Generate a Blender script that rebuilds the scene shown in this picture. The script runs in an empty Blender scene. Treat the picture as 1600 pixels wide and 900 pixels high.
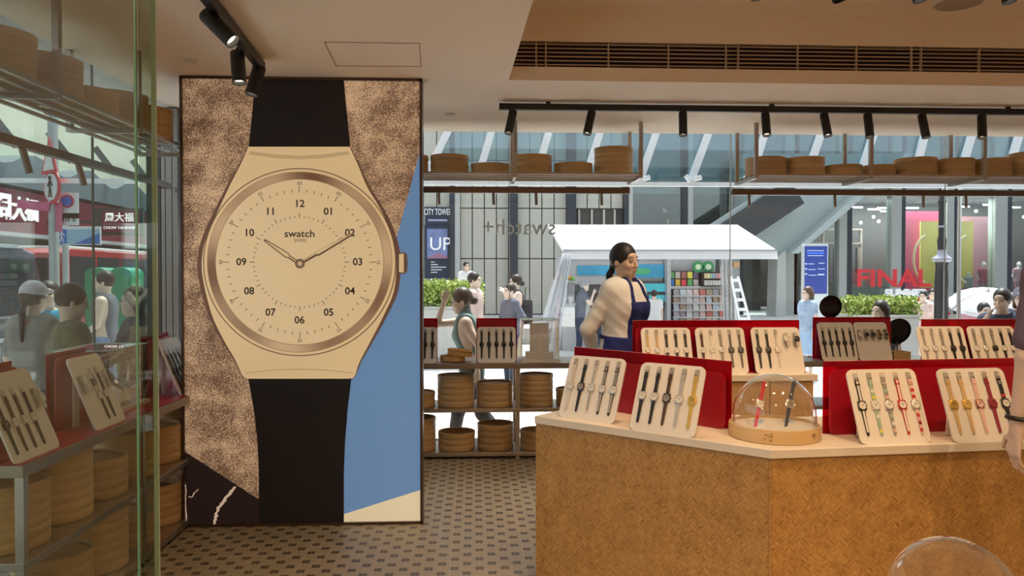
import bpy, bmesh, math, random
import numpy as np
from math import sin, cos, pi, radians
from mathutils import Vector as V, Matrix as Mx

random.seed(7)
SC = bpy.context.scene
COL = SC.collection

# ------------------------------------------------------------------ camera
YAW = radians(2.75)                 # the room's axes: X along the shop window, Y towards it
PITCH = radians(-0.955)
CAM = V((0, 0, 1.457))
cam_d = bpy.data.cameras.new('camera'); cam_o = bpy.data.objects.new('camera', cam_d); COL.objects.link(cam_o)
cam_d.sensor_width = 36; cam_d.lens = 36 * 1200 / 1600; cam_d.clip_start = .05; cam_d.clip_end = 300
cam_o.location = CAM; cam_o.rotation_euler = (pi / 2 + PITCH, 0, -YAW)
SC.camera = cam_o
RM = cam_o.rotation_euler.to_matrix()

# ------------------------------------------------------------------ sky, sun, exposure
SC.view_settings.view_transform = 'Standard'; SC.view_settings.look = 'None'
SC.view_settings.gamma = 1; SC.view_settings.exposure = .5
SC.view_settings.use_curve_mapping = False
w = bpy.data.worlds.new('sky'); SC.world = w; w.use_nodes = True
wn = w.node_tree; sky = wn.nodes.new('ShaderNodeTexSky'); sky.sky_type = 'NISHITA'
sky.sun_disc = False; sky.sun_elevation = radians(66); sky.sun_rotation = radians(20); sky.dust_density = 3
hs = wn.nodes.new('ShaderNodeHueSaturation'); hs.inputs['Saturation'].default_value = .35; wn.links.new(sky.outputs[0], hs.inputs['Color']); wn.links.new(hs.outputs[0], wn.nodes['Background'].inputs[0]); wn.nodes['Background'].inputs[1].default_value = .27

def light(kind, name, loc, energy, col, size=.1, rot=None, aim=None, spot=None, size_y=None, blend=.5):
    d = bpy.data.lights.new(name, kind); d.energy = energy; d.color = col
    if kind == 'AREA':
        d.size = size
        if size_y: d.shape = 'RECTANGLE'; d.size_y = size_y
    elif kind == 'SUN': d.angle = size
    else: d.shadow_soft_size = size
    if spot: d.spot_size = radians(spot); d.spot_blend = blend
    o = bpy.data.objects.new(name, d); COL.objects.link(o); o.location = loc
    if aim is not None: o.rotation_euler = (V(aim) - V(loc)).to_track_quat('-Z', 'Y').to_euler()
    elif rot: o.rotation_euler = rot
    return o

light('SUN', 'sun', (0, 20, 20), 5.0, (1, .96, .9), .012, aim=(-3.4, 12.8, 0))
WARM = (1, .66, .36)
# unseen ceiling spots for the shop's light, over the part of the room behind the camera and over the counters
for x, y, e in ((-1.2, .6, 66), (.4, .2, 70), (2.0, .3, 82), (3.8, .4, 95), (-.6, -1.8, 100), (1.6, -1.8, 100), (3.9, -1.8, 100)):
    light('SPOT', 'unseen_ceiling_spot', (x, y, 2.57 if x < .2 else 2.97), e, WARM, .045, rot=(0, 0, 0), spot=150, blend=.8)
for x, y, ax, ay in ((.9, 2.3, 1.0, 3.3), (1.7, 2.2, 1.9, 3.2), (2.6, 2.3, 2.6, 3.3), (.8, 3.6, .5, 3.9), (1.6, 3.7, 1.4, 4.7), (2.4, 3.7, 2.6, 4.7), (3.4, 3.6, 3.6, 4.7)):
    light('SPOT', 'unseen_ceiling_spot', (x, y, 2.97), 42, WARM, .035, aim=(ax, ay, .85), spot=75, blend=.9)

light('SPOT', 'unseen_ceiling_spot', (1.5, 4.7, 2.57), 26, (1, .78, .55), .04, aim=(1.0, 5.25, 1.2), spot=70, blend=.9)   # added lamp that brightens the standing woman

# ------------------------------------------------------------------ pixels to places
def ray(px, py):
    return RM @ V(((px - 800) / 1200, (450 - py) / 1200, -1))
def Wd(px, py, d): return CAM + ray(px, py) * d
def onZ(px, py, z): r = ray(px, py); return CAM + r * ((z - CAM.z) / r.z)
def onY(px, py, y): r = ray(px, py); return CAM + r * (y / r.y)
def onX(px, py, x): r = ray(px, py); return CAM + r * (x / r.x)

# ------------------------------------------------------------------ materials
MATS = {}
def N(nt, t, **k):
    n = nt.nodes.new('ShaderNode' + t)
    for a, b in k.items():
        if a.startswith('i_'):
            q = a[2:]; n.inputs[int(q) if q.isdigit() else q].default_value = b
        else: setattr(n, a, b)
    return n
def newmat(name):
    m = bpy.data.materials.new(name); m.use_nodes = True; nt = m.node_tree
    for n in list(nt.nodes):
        if n.type != 'OUTPUT_MATERIAL' and n.type != 'BSDF_PRINCIPLED': nt.nodes.remove(n)
    return m, nt, nt.nodes['Principled BSDF'], nt.nodes['Material Output']
def math_(nt, op, a, b=None, c=None):
    n = nt.nodes.new('ShaderNodeMath'); n.operation = op
    for i, v in enumerate((a, b, c)):
        if v is None: continue
        if isinstance(v, (int, float)): n.inputs[i].default_value = v
        else: nt.links.new(v, n.inputs[i])
    return n.outputs[0]
def mixc(nt, f, a, b):
    n = nt.nodes.new('ShaderNodeMix'); n.data_type = 'RGBA'
    for i, v in ((0, f), (6, a), (7, b)):
        if isinstance(v, (int, float)): n.inputs[i].default_value = v
        elif isinstance(v, tuple): n.inputs[i].default_value = (*v[:3], 1)
        else: nt.links.new(v, n.inputs[i])
    return n.outputs[2]
def mat(name, col, rough=.5, metal=0, var=.08, scale=12, bump=0, emis=0, stretch=None, coat=0, ecol=None):
    if name in MATS: return MATS[name]
    m, nt, p, out = newmat(name); L = nt.links.new
    tc = N(nt, 'TexCoord'); src = tc.outputs['Object']
    if stretch:
        mp = N(nt, 'Mapping'); mp.inputs['Scale'].default_value = stretch; L(src, mp.inputs[0]); src = mp.outputs[0]
    nz = N(nt, 'TexNoise', i_Scale=scale, i_Detail=3.0); L(src, nz.inputs['Vector'])
    a = tuple(max(0, c * (1 - var)) for c in col); b = tuple(min(1, c * (1 + var)) for c in col)
    c = mixc(nt, nz.outputs[0], a, b); L(c, p.inputs['Base Color'])
    p.inputs['Roughness'].default_value = rough; p.inputs['Metallic'].default_value = metal
    if coat: p.inputs['Coat Weight'].default_value = coat
    if bump:
        bn = N(nt, 'Bump', i_Strength=bump, i_Distance=.01); L(nz.outputs[0], bn.inputs['Height']); L(bn.outputs[0], p.inputs['Normal'])
    if emis:
        L(c, p.inputs['Emission Color']) if ecol is None else setattr(p.inputs['Emission Color'], 'default_value', (*ecol, 1))
        p.inputs['Emission Strength'].default_value = emis
    MATS[name] = m; return m
def glassmat(name, tint=(.95, .98, .97), f0=.04, f1=.9):
    if name in MATS: return MATS[name]
    m, nt, p, out = newmat(name); nt.nodes.remove(p); L = nt.links.new
    lw = N(nt, 'LayerWeight', i_Blend=.5)
    f = math_(nt, 'POWER', lw.outputs['Facing'], 4.0); f = math_(nt, 'MULTIPLY_ADD', f, f1, f0)
    tr = N(nt, 'BsdfTransparent'); tr.inputs[0].default_value = (*tint, 1)
    gl = N(nt, 'BsdfGlossy', i_Roughness=0.0); gl.inputs[0].default_value = (1, 1, 1, 1)
    mx = N(nt, 'MixShader'); L(f, mx.inputs[0]); L(tr.outputs[0], mx.inputs[1]); L(gl.outputs[0], mx.inputs[2]); L(mx.outputs[0], out.inputs[0])
    MATS[name] = m; return m
def acrylic(name, col, solid=.5, tint=None):
    if name in MATS: return MATS[name]
    m, nt, p, out = newmat(name); L = nt.links.new
    p.inputs['Base Color'].default_value = (*col, 1); p.inputs['Roughness'].default_value = .12
    tr = N(nt, 'BsdfTransparent'); tr.inputs[0].default_value = (*(tint or col), 1)
    mx = N(nt, 'MixShader', i_0=solid); L(tr.outputs[0], mx.inputs[1]); L(p.outputs[0], mx.inputs[2]); L(mx.outputs[0], out.inputs[0])
    MATS[name] = m; return m

def bamboo():
    m, nt, p, out = newmat('bamboo'); L = nt.links.new
    tc = N(nt, 'TexCoord'); mp = N(nt, 'Mapping'); mp.inputs['Scale'].default_value = (1.5, 1.5, 30); L(tc.outputs['Object'], mp.inputs[0])
    nz = N(nt, 'TexNoise', i_Scale=4.0, i_Detail=4.0); L(mp.outputs[0], nz.inputs[0])
    info = N(nt, 'ObjectInfo'); r = math_(nt, 'MULTIPLY', info.outputs['Random'], .5)
    f = math_(nt, 'ADD', math_(nt, 'MULTIPLY', nz.outputs[0], .7), r)
    L(mixc(nt, f, (.36, .21, .085), (.64, .43, .20)), p.inputs['Base Color']); p.inputs['Roughness'].default_value = .45
    bn = N(nt, 'Bump', i_Strength=.2, i_Distance=.003); L(nz.outputs[0], bn.inputs['Height']); L(bn.outputs[0], p.inputs['Normal'])
    return m
MATS['bamboo'] = bamboo()
def weave():      # flat woven bamboo veneer: small leaning chips of grain
    m, nt, p, out = newmat('woven_bamboo'); L = nt.links.new
    tc = N(nt, 'TexCoord'); mp = N(nt, 'Mapping'); mp.inputs['Rotation'].default_value = (0, radians(45), 0); L(tc.outputs['Object'], mp.inputs[0])
    sp = N(nt, 'SeparateXYZ'); L(mp.outputs[0], sp.inputs[0])
    u = math_(nt, 'MULTIPLY', sp.outputs[0], 26.0); v = math_(nt, 'MULTIPLY', sp.outputs[2], 26.0)
    par = math_(nt, 'MODULO', math_(nt, 'ABSOLUTE', math_(nt, 'ADD', math_(nt, 'FLOOR', u), math_(nt, 'FLOOR', v))), 2.0)
    def strip(a, b):
        cb = N(nt, 'CombineXYZ'); L(math_(nt, 'MULTIPLY', a, 1.2), cb.inputs[0]); L(math_(nt, 'MULTIPLY', b, 9.0), cb.inputs[1])
        n = N(nt, 'TexNoise', i_Scale=.8, i_Detail=2.0); L(cb.outputs[0], n.inputs[0]); return n.outputs[0]
    g = mixc(nt, par, strip(u, v), strip(v, u))
    big = N(nt, 'TexNoise', i_Scale=9.0, i_Detail=6.0, i_Roughness=.7); L(tc.outputs['Object'], big.inputs[0])
    f = math_(nt, 'ADD', math_(nt, 'MULTIPLY', g, 1.9), math_(nt, 'MULTIPLY_ADD', big.outputs[0], 1.1, -1.0))
    L(mixc(nt, f, (.26, .12, .028), (.66, .39, .13)), p.inputs['Base Color']); p.inputs['Roughness'].default_value = .42
    bn = N(nt, 'Bump', i_Strength=.12, i_Distance=.002); L(f, bn.inputs['Height']); L(bn.outputs[0], p.inputs['Normal'])
    return m
MATS['weave'] = weave()
def mosaic():     # small floor mosaic: 2x2 dark chips in staggered columns on beige
    m, nt, p, out = newmat('floor_mosaic'); L = nt.links.new
    g = N(nt, 'NewGeometry'); sp = N(nt, 'SeparateXYZ'); L(g.outputs['Position'], sp.inputs[0]); U = .021
    x = math_(nt, 'ADD', math_(nt, 'DIVIDE', sp.outputs[0], U), 600.0); y = math_(nt, 'ADD', math_(nt, 'DIVIDE', sp.outputs[1], U), 600.0)
    cx = math_(nt, 'FLOOR', math_(nt, 'DIVIDE', x, 3.0)); odd = math_(nt, 'MODULO', cx, 2.0)
    xi = math_(nt, 'MODULO', x, 3.0); yi = math_(nt, 'MODULO', math_(nt, 'ADD', y, math_(nt, 'MULTIPLY', odd, 3.0)), 6.0)
    dark = math_(nt, 'MULTIPLY', math_(nt, 'LESS_THAN', xi, 2.0), math_(nt, 'LESS_THAN', yi, 2.0))
    def joint(a, per, wd):
        f = math_(nt, 'MODULO', a, per); return math_(nt, 'MAXIMUM', math_(nt, 'LESS_THAN', f, wd), math_(nt, 'GREATER_THAN', f, per - wd))
    j = math_(nt, 'MAXIMUM', joint(x, 1.0, .09), joint(y, 1.0, .09))
    jb = math_(nt, 'MAXIMUM', joint(x, 18.0, .12), joint(y, 18.0, .12))
    nz = N(nt, 'TexNoise', i_Scale=30.0); L(g.outputs['Position'], nz.inputs[0])
    base = mixc(nt, nz.outputs[0], (.29, .235, .16), (.37, .31, .215))
    c = mixc(nt, math_(nt, 'MULTIPLY', dark, .93), base, (.06, .045, .03)); c = mixc(nt, math_(nt, 'MULTIPLY', j, .35), c, (.36, .29, .2)); c = mixc(nt, math_(nt, 'MULTIPLY', jb, .5), c, (.5, .42, .3))
    L(c, p.inputs['Base Color']); p.inputs['Roughness'].default_value = .4
    bn = N(nt, 'Bump', i_Strength=.3, i_Distance=.002, invert=True); L(j, bn.inputs['Height']); L(bn.outputs[0], p.inputs['Normal'])
    return m
MATS['mosaic'] = mosaic()
def facade_tile():   # pale yellow-green tiles, joints only
    m, nt, p, out = newmat('green_tile'); L = nt.links.new
    tc = N(nt, 'TexCoord'); mp = N(nt, 'Mapping'); mp.inputs['Rotation'].default_value = (radians(90), 0, radians(90)); L(tc.outputs['Object'], mp.inputs[0])
    br = N(nt, 'TexBrick', offset=0.0, i_Scale=1.0); br.inputs['Brick Width'].default_value = .9; br.inputs['Row Height'].default_value = 1.6; br.inputs['Mortar Size'].default_value = .02
    br.inputs['Color1'].default_value = (.42, .43, .2, 1); br.inputs['Color2'].default_value = (.5, .5, .26, 1); br.inputs['Mortar'].default_value = (.75, .75, .6, 1)
    L(mp.outputs[0], br.inputs[0]); L(br.outputs[0], p.inputs['Base Color']); p.inputs['Roughness'].default_value = .4
    return m
MATS['green_tile'] = facade_tile()
def leafmat():
    m, nt, p, out = newmat('leaf'); L = nt.links.new
    g = N(nt, 'NewGeometry'); L(mixc(nt, g.outputs['Random Per Island'], (.12, .24, .03), (.55, .62, .16)), p.inputs['Base Color'])
    p.inputs['Roughness'].default_value = .5; return m
MATS['leaf'] = leafmat()

A = dict
steel = mat('brushed_steel', (.50, .46, .42), .32, .9, .1, 30, stretch=(1, 1, 20))
darksteel = mat('dark_steel', (.16, .13, .11), .35, .8)
black = mat('black_paint', (.012, .011, .012), .45)
ceilm = mat('ceiling_paint', (.84, .73, .61), .85, var=.02, scale=2)
whiteb = mat('white_board', (.80, .76, .70), .45, var=.02)
slabw = mat('white_worktop', (.78, .72, .62), .35, var=.03)
redm = acrylic('red_acrylic', (.36, .002, .014), .55, (.75, .04, .06))
redsolid = mat('red_board', (.38, .003, .018), .3, var=.05)
glass = glassmat('window_glass', (.93, .96, .96), .035)
glass2 = glassmat('partition_glass', (.80, .86, .83), .05)
clear = glassmat('clear_glass', (.96, .96, .95), .07, 1.6)
glassedge = mat('glass_edge', (.12, .30, .20), .2, var=.1)

# ------------------------------------------------------------------ objects
def T(name, label=None, cat=None, loc=(0, 0, 0), rz=0, group=None):
    o = bpy.data.objects.new(name, None); COL.objects.link(o); o.location = loc; o.rotation_euler = (0, 0, rz); o.empty_display_size = .1
    return tag(o, label, cat, group)
def tag(o, label=None, cat=None, group=None, kind=None):
    if label: o['label'] = label
    if cat: o['category'] = cat
    if group: o['group'] = group
    if kind: o['kind'] = kind
    return o
def link(name, me, m=None, parent=None, kind=None):
    o = bpy.data.objects.new(name, me); COL.objects.link(o)
    if m is not None and not me.materials: me.materials.append(m)
    if parent is not None: o.parent = parent
    if kind: o['kind'] = kind
    return o
def wmat(o):
    M = Mx.Identity(4)
    while o is not None:
        M = (Mx.Translation(o.location) @ o.rotation_euler.to_matrix().to_4x4()) @ M; o = o.parent
    return M
class MB:
    def __init__(s, M=None): s.v = []; s.f = []; s.M = M or Mx.Identity(4)
    def add(s, vs, fs):
        n = len(s.v); s.v += [s.M @ V(p) for p in vs]; s.f += [tuple(i + n for i in f) for f in fs]; return s
    def box(s, c, d, R=None):
        c = V(c); x, y, z = d[0] / 2, d[1] / 2, d[2] / 2
        P = [V((a, b, e)) for a in (-x, x) for b in (-y, y) for e in (-z, z)]
        if R is not None: P = [R @ p for p in P]
        return s.add([c + p for p in P], [(0, 1, 3, 2), (4, 6, 7, 5), (0, 4, 5, 1), (2, 3, 7, 6), (0, 2, 6, 4), (1, 5, 7, 3)])
    def bb(s, a, b): return s.box([(a[i] + b[i]) / 2 for i in range(3)], [abs(b[i] - a[i]) for i in range(3)])
    def prism(s, poly, z0, z1, f=None):    # poly in (u, v), third axis w; f maps (u, v, w) -> xyz
        f = f or (lambda u, v, w_: (u, v, w_)); n = len(poly)
        return s.add([f(u, v, z0) for u, v in poly] + [f(u, v, z1) for u, v in poly],
                     [tuple(range(n))[::-1], tuple(range(n, 2 * n))] + [(i, (i + 1) % n, n + (i + 1) % n, n + i) for i in range(n)])
    def bar(s, a, b, w_, h=None, up=(0, 0, 1)):
        a, b = V(a), V(b); z = (b - a); l = z.length; z.normalize(); h = h or w_
        u = V(up); u = V((1, 0, 0)) if abs(z.dot(u)) > .95 else u
        x = u.cross(z).normalized(); y = z.cross(x)
        return s.box((a + b) / 2, (w_, h, l), Mx((x, y, z)).transposed())
    def lathe(s, prof, n=24, c=(0, 0, 0), R=None):
        c = V(c); vs = []; fs = []; k = len(prof)
        for i in range(n):
            a = 2 * pi * i / n
            for r, z in prof:
                p = V((r * cos(a), r * sin(a), z)); vs.append(c + (R @ p if R is not None else p))
        for i in range(n):
            j = (i + 1) % n
            for q in range(k - 1): fs.append((i * k + q, j * k + q, j * k + q + 1, i * k + q + 1))
        return s.add(vs, fs)
    def cyl(s, a, b, r0, r1=None, n=12):
        a, b = V(a), V(b); r1 = r0 if r1 is None else r1; z = b - a; l = z.length; R = z.to_track_quat('Z', 'Y').to_matrix()
        return s.lathe([(1e-5, 0), (r0, 0), (r1, l), (1e-5, l)], n, a, R)
    def sph(s, c, r, n=12, sc=(1, 1, 1)):
        k = max(5, n // 2); c = V(c)
        m0 = s.M; s.M = m0 @ Mx.Translation(c) @ Mx.Diagonal((*sc, 1))
        s.lathe([(max(1e-5, r * sin(pi * i / k)), -r * cos(pi * i / k)) for i in range(k + 1)], n); s.M = m0; return s
    def tube(s, pts, r, n=8):
        pts = [V(p) for p in pts]; vs = []; k = len(pts); prev = None
        for i, p in enumerate(pts):
            t = (pts[min(i + 1, k - 1)] - pts[max(i - 1, 0)]).normalized()
            x = t.orthogonal().normalized() if prev is None else (prev - t * prev.dot(t)).normalized(); prev = x; y = t.cross(x)
            rr = r[i] if isinstance(r, (list, tuple)) else r
            vs += [p + (x * cos(2 * pi * j / n) + y * sin(2 * pi * j / n)) * rr for j in range(n)]
        fs = [(i * n + j, i * n + (j + 1) % n, (i + 1) * n + (j + 1) % n, (i + 1) * n + j) for i in range(k - 1) for j in range(n)]
        return s.add(vs, fs + [tuple(range(n))[::-1], tuple(range((k - 1) * n, k * n))])
    def mesh(s, name):
        me = bpy.data.meshes.new(name); me.from_pydata([tuple(p) for p in s.v], [], s.f); return me
    def build(s, name, m, parent=None, world=False, smooth=False, bevel=0, kind=None):
        if world and parent is not None:
            I = wmat(parent).inverted(); s.v = [I @ p for p in s.v]
        me = s.mesh(name)
        if smooth:
            me.polygons.foreach_set('use_smooth', [True] * len(me.polygons)); me.set_sharp_from_angle(angle=radians(40))
        o = link(name, me, m, parent, kind)
        if bevel:
            b = o.modifiers.new('bevel', 'BEVEL'); b.width = bevel; b.segments = 2; b.limit_method = 'ANGLE'
        return o
def struct(name, mb, m, **k):
    return tag(mb.build(name, m, **k), kind='structure')
def text(name, body, size, m, parent, M, extrude=.001, align='CENTER', res=3, fatten=0, world=True):
    c = bpy.data.curves.new(name, 'FONT'); c.body = body; c.size = size; c.extrude = extrude; c.align_x = align; c.align_y = 'CENTER'; c.resolution_u = res; c.offset = fatten
    o = bpy.data.objects.new(name, c); me = bpy.data.meshes.new_from_object(o); bpy.data.objects.remove(o)
    if world and parent is not None: M = wmat(parent).inverted() @ M
    me.transform(M); me.materials.clear()
    return link(name, me, m, parent)
FRONT = Mx.Rotation(pi / 2, 4, 'X')          # text that faces -Y
def dup(root, loc, rz=None, label=None):
    r = root.copy(); COL.objects.link(r); r.location = loc
    if rz is not None: r.rotation_euler = (0, 0, rz)
    if label: r['label'] = label
    for ch in root.children:
        c = ch.copy(); COL.objects.link(c); c.parent = r
        for g in ch.children:
            d = g.copy(); COL.objects.link(d); d.parent = c
    return r
def rrect(x0, x1, y0, y1, r, n=5):
    P = []
    for cx, cy, a0 in ((x1 - r, y1 - r, 0), (x0 + r, y1 - r, 90), (x0 + r, y0 + r, 180), (x1 - r, y0 + r, 270)):
        for i in range(n + 1):
            a = radians(a0 + 90 * i / n); P.append((cx + r * cos(a), cy + r * sin(a)))
    return P
ORD = ['first', 'second', 'third', 'fourth', 'fifth', 'sixth', 'seventh', 'eighth', 'ninth', 'tenth']

# ================================================================== room shell
CZ, UZ = 2.6, 3.0                      # lower and upper ceiling
GX, GY = -2.5, 6.62                    # planes of the left and the front shop windows
rA, rB = onZ(795, 125, CZ), onZ(835, 0, CZ)      # edge of the raised ceiling part
RX0, RY1 = rA.x, rA.y
RXn = rA.x + (rB.x - rA.x) / (rB.y - rA.y) * (-3 - rA.y)
struct('floor', MB().bb((-2.6, -4, -.3), (6.2, 6.7, 0)), MATS['mosaic'])
struct('wall_back', MB().bb((-2.6, -4.1, 0), (6.2, -4, 3.1)), mat('back_wall_paint', (.62, .52, .42), .8))
struct('wall_right', MB().bb((6.1, -4, 0), (6.2, 6.7, 3.1)), mat('side_wall_paint', (.6, .51, .42), .8))
struct('wall_left', MB().bb((-2.6, -4, 0), (-2.5, -.4, 3.1)), mat('side_wall_paint', ()))
c = MB()
lo = [(-2.08, -4), (RXn, -4), (RXn, -3), (RX0, RY1), (5.4, RY1 + .02), (5.4, -3), (6.1, -3), (6.1, 6.15), (-2.08, 6.15)]
# the lower ceiling as thick slabs round the raised part
c.prism([(-2.08, -4), (RXn, -4), (RX0, RY1), (RX0, 6.15), (-2.08, 6.15)][::1], CZ, 3.1)
c.prism([(RX0, RY1), (6.1, RY1), (6.1, 6.15), (RX0, 6.15)], CZ, 2.68)
c.prism([(RX0, RY1), (6.1, RY1), (6.1, 6.15), (RX0, 6.15)], 2.83, 3.1)
c.prism([(RX0, RY1 + .1), (6.1, RY1 + .1), (6.1, 6.15), (RX0, 6.15)], 2.68, 2.83)
c.prism([(5.4, -4), (6.1, -4), (6.1, RY1), (5.4, RY1)], CZ, 3.1)
c.prism([(RXn, -4), (5.4, -4), (5.4, RY1), (RX0, RY1)], UZ, 3.1)
ceiling = struct('ceiling', c, ceilm)
struct('window_overhang_added', MB().bb((-2.62, 6.15, UZ), (6.2, 7.6, 3.25)).bb((-3.3, -.5, UZ), (-2.08, 7.6, 3.25)), mat('soffit_grey', (.3, .3, .3), .7))  # pocket roof; its unseen overhang outside is added to block the sun
struct('trim_2', MB().bb((-2.56, 6.55, -.3), (6.2, 6.72, .03)).bb((-2.6, -.4, -.3), (-2.44, 6.6, .03)), darksteel)
# access panel joint in the ceiling
q = [onZ(x, y, CZ - .0015) for x, y in ((507, 66), (655, 68), (658, 104), (525, 103))]
m_ = MB()
for i in range(4): m_.bar(q[i], q[(i + 1) % 4], .003, .002)
tag(m_.build('access_hatch', mat('hatch_joint', (.30, .22, .16), .8)), 'thin square outline of an access hatch in the beige ceiling', 'ceiling hatch')

# ventilation grille in the step of the raised ceiling
gr = T('air_grille', 'long slatted air conditioning grille in the ceiling step', 'grille', (RX0 + .02, RY1, 2.75))
gm = mat('grille_paint', (.48, .37, .27), .6); gx1 = 5.3
MB().bb((RX0 + .02, RY1 + .03, 2.682), (gx1, RY1 + .038, 2.828)).build('backing', mat('grille_void_shade', (.03, .022, .018), .9), gr, world=True)  # near-black sheet puts in the shade of the void behind the slats
for i in range(6):
    z = 2.695 + i * .0238
    MB().bb((RX0 + .02, RY1 + .004, z - .0028), (gx1, RY1 + .012, z + .0028)).build('slat', gm, gr, world=True)
for px in (838, 853, 951, 1045, 1135, 1154, 1247, 1339, 1425, 1440, 1531):
    p = onY(px, 80, RY1)
    MB().bb((p.x - .004, RY1 + .002, 2.682), (p.x + .004, RY1 + .02, 2.828)).build('divider', gm, gr, world=True)

# small ceiling fittings
for px, py, lab in ((297, 94, 'small round sensor disc in the ceiling left of the track lights'), (703, 178, 'small round sensor disc in the ceiling above the hanging rack')):
    p = onZ(px, py, CZ)
    tag(MB().lathe([(1e-4, -.012), (.03, -.012), (.04, 0), (1e-4, 0)], 20, p).build('ceiling_sensor', mat('sensor_white', (.7, .66, .6), .5), smooth=True), lab, 'sensor')
p = onZ(1498, 2, UZ)
sp_ = T('ceiling_speaker', 'round flush speaker cover in the raised ceiling', 'speaker', p)
MB().lathe([(1e-4, -.012), (.125, -.012), (.14, 0), (1e-4, 0)], 32).build('cover', mat('speaker_cover', (.42, .36, .3), .7), sp_)
MB().lathe([(.12, -.014), (.135, -.014), (.142, 0), (.12, 0)], 32).build('rim', mat('sensor_white', ()), sp_)

# ------------------------------------------------------------------ windows
win = tag(T('window_1', loc=(0, GY, 0)), kind='structure')
s0 = onY(796, 400, GY).x; xs = [-2.5, s0, s0 + 1.93, s0 + 3.86, 6.1]
for a, b in zip(xs, xs[1:]):
    MB().bb((a + .004, GY - .006, .03), (b - .004, GY + .006, UZ)).build('pane', glass, win, world=True)
for x in xs[1:-1]:
    MB().bb((x - .003, GY - .007, .03), (x + .003, GY + .007, UZ)).build('joint', mat('glass_joint', (.55, .6, .58), .3), win, world=True)
win2 = tag(T('window_2', loc=(GX, 0, 0)), kind='structure')
s1 = onX(146, 400, GX).y; ys = [-.4, s1 - 1.9, s1, s1 + 1.9, GY - .02]
ys = sorted(y for y in ys if y <= GY - .02)
for a, b in zip(ys, ys[1:]):
    MB().bb((GX - .006, a + .004, .03), (GX + .006, b - .004, UZ)).build('pane', glass, win2, world=True)
for y in ys[1:-1]:
    MB().bb((GX - .007, y - .004, .03), (GX + .007, y + .004, UZ)).build('joint', mat('joint_dark', (.08, .1, .09), .4), win2, world=True)
# black fins that stiffen the upper left window
# corner column clad in dark panels
cl = tag(T('wall_corner', loc=(-2.2, 5.6, 0)), kind='structure')
MB().bb((-2.23, 5.35, 0), (-2.02, 6.2, 2.6)).build('core', mat('column_dark', (.05, .05, .045), .25), cl, world=True)
for x0, x1 in ((-2.228, -2.135), (-2.13, -2.105), (-2.10, -2.06), (-2.055, -2.022)):
    MB().bb((x0, 5.335, .02), (x1, 5.352, 2.59)).build('panel', mat('column_panel', (.10, .10, .09), .2) if x0 < -2.2 else mat('column_strip', (.32, .3, .27), .25, .6), cl, world=True)

# glass partition close to the camera
pa = Wd(215, 450, 1.60); pb = Wd(237.5, 450, 1.665); pb.x = pa.x + .006
gp = T('glass_partition', 'tall clear glass partition with greenish edge at the left', 'partition', (pa.x, pa.y, 0))
MB().bb((-2.44, pa.y - .006, .01), (pa.x, pa.y + .006, 2.59)).build('pane', glass2, gp, world=True)
MB().bb((pa.x + .002, pa.y + .006, .01), (pa.x + .012, pb.y + .004, 2.59)).build('return_pane', glassmat('return_glass', (.72, .78, .70), .02, .08), gp, world=True)
MB().bb((pa.x - .001, pa.y - .007, .01), (pa.x + .003, pa.y - .002, 2.59)).build('edge', glassedge, gp, world=True)
MB().bb((pa.x + .002, pb.y + .004, .01), (pa.x + .013, pb.y + .007, 2.59)).build('polished_edge', mat('polished_edge', (.5, .56, .46), .15), gp, world=True)

# ================================================================== lightbox with the big watch print
LY = onZ(472, 821, 0).y
lb = T('lightbox', 'tall backlit advertising panel showing a giant cream wristwatch with black strap', 'lightbox', (onY(472, 500, LY).x, LY, 0))
lx0, lx1 = onY(283, 500, LY).x, onY(660, 500, LY).x
fr = mat('bronze_frame', (.10, .06, .04), .35, .5)
MB().bb((lx0 + .01, LY + .012, .015), (lx1 - .01, LY + .115, 2.585)).build('box', fr, lb, world=True)
for a, b in (((lx0, LY - .006, 0), (lx0 + .014, LY + .12, 2.598)), ((lx1 - .014, LY - .006, 0), (lx1, LY + .12, 2.598)),
             ((lx0, LY - .006, 2.584), (lx1, LY + .12, 2.598)), ((lx0, LY - .006, 0), (lx1, LY + .12, .014))):
    MB().bb(a, b).build('frame_bar', fr, lb, world=True)
_k = [0]
def art(name, poly, m, lift=None):        # one flat printed shape, given by its outline on the panel
    _k[0] += 1; y = LY + .010 - _k[0] * .00045
    P = []
    for px, py in poly:
        p = onY(px, py, LY); P.append((min(max(p.x, lx0 + .012), lx1 - .012), min(max(p.z, .012), 2.586)))
    mb = MB(); mb.add([(x, y, z) for x, z in P] + [(x, LY + .0105, z) for x, z in P],
                      [tuple(range(len(P)))])
    return mb.build(name, m, lb, world=True)
def pm(name, col, e=.42):                 # backlit print: gives off its own light
    if name in MATS: return MATS[name]
    m, nt, p, out = newmat(name); L = nt.links.new
    tc = N(nt, 'TexCoord'); nz = N(nt, 'TexNoise', i_Scale=.8); L(tc.outputs['Object'], nz.inputs[0])
    c_ = mixc(nt, nz.outputs[0], tuple(x * .94 for x in col), tuple(min(1, x * 1.06) for x in col))
    L(c_, p.inputs['Base Color']); L(c_, p.inputs['Emission Color']); p.inputs['Emission Strength'].default_value = e
    p.inputs['Roughness'].default_value = .6; MATS[name] = m; return m
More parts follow.
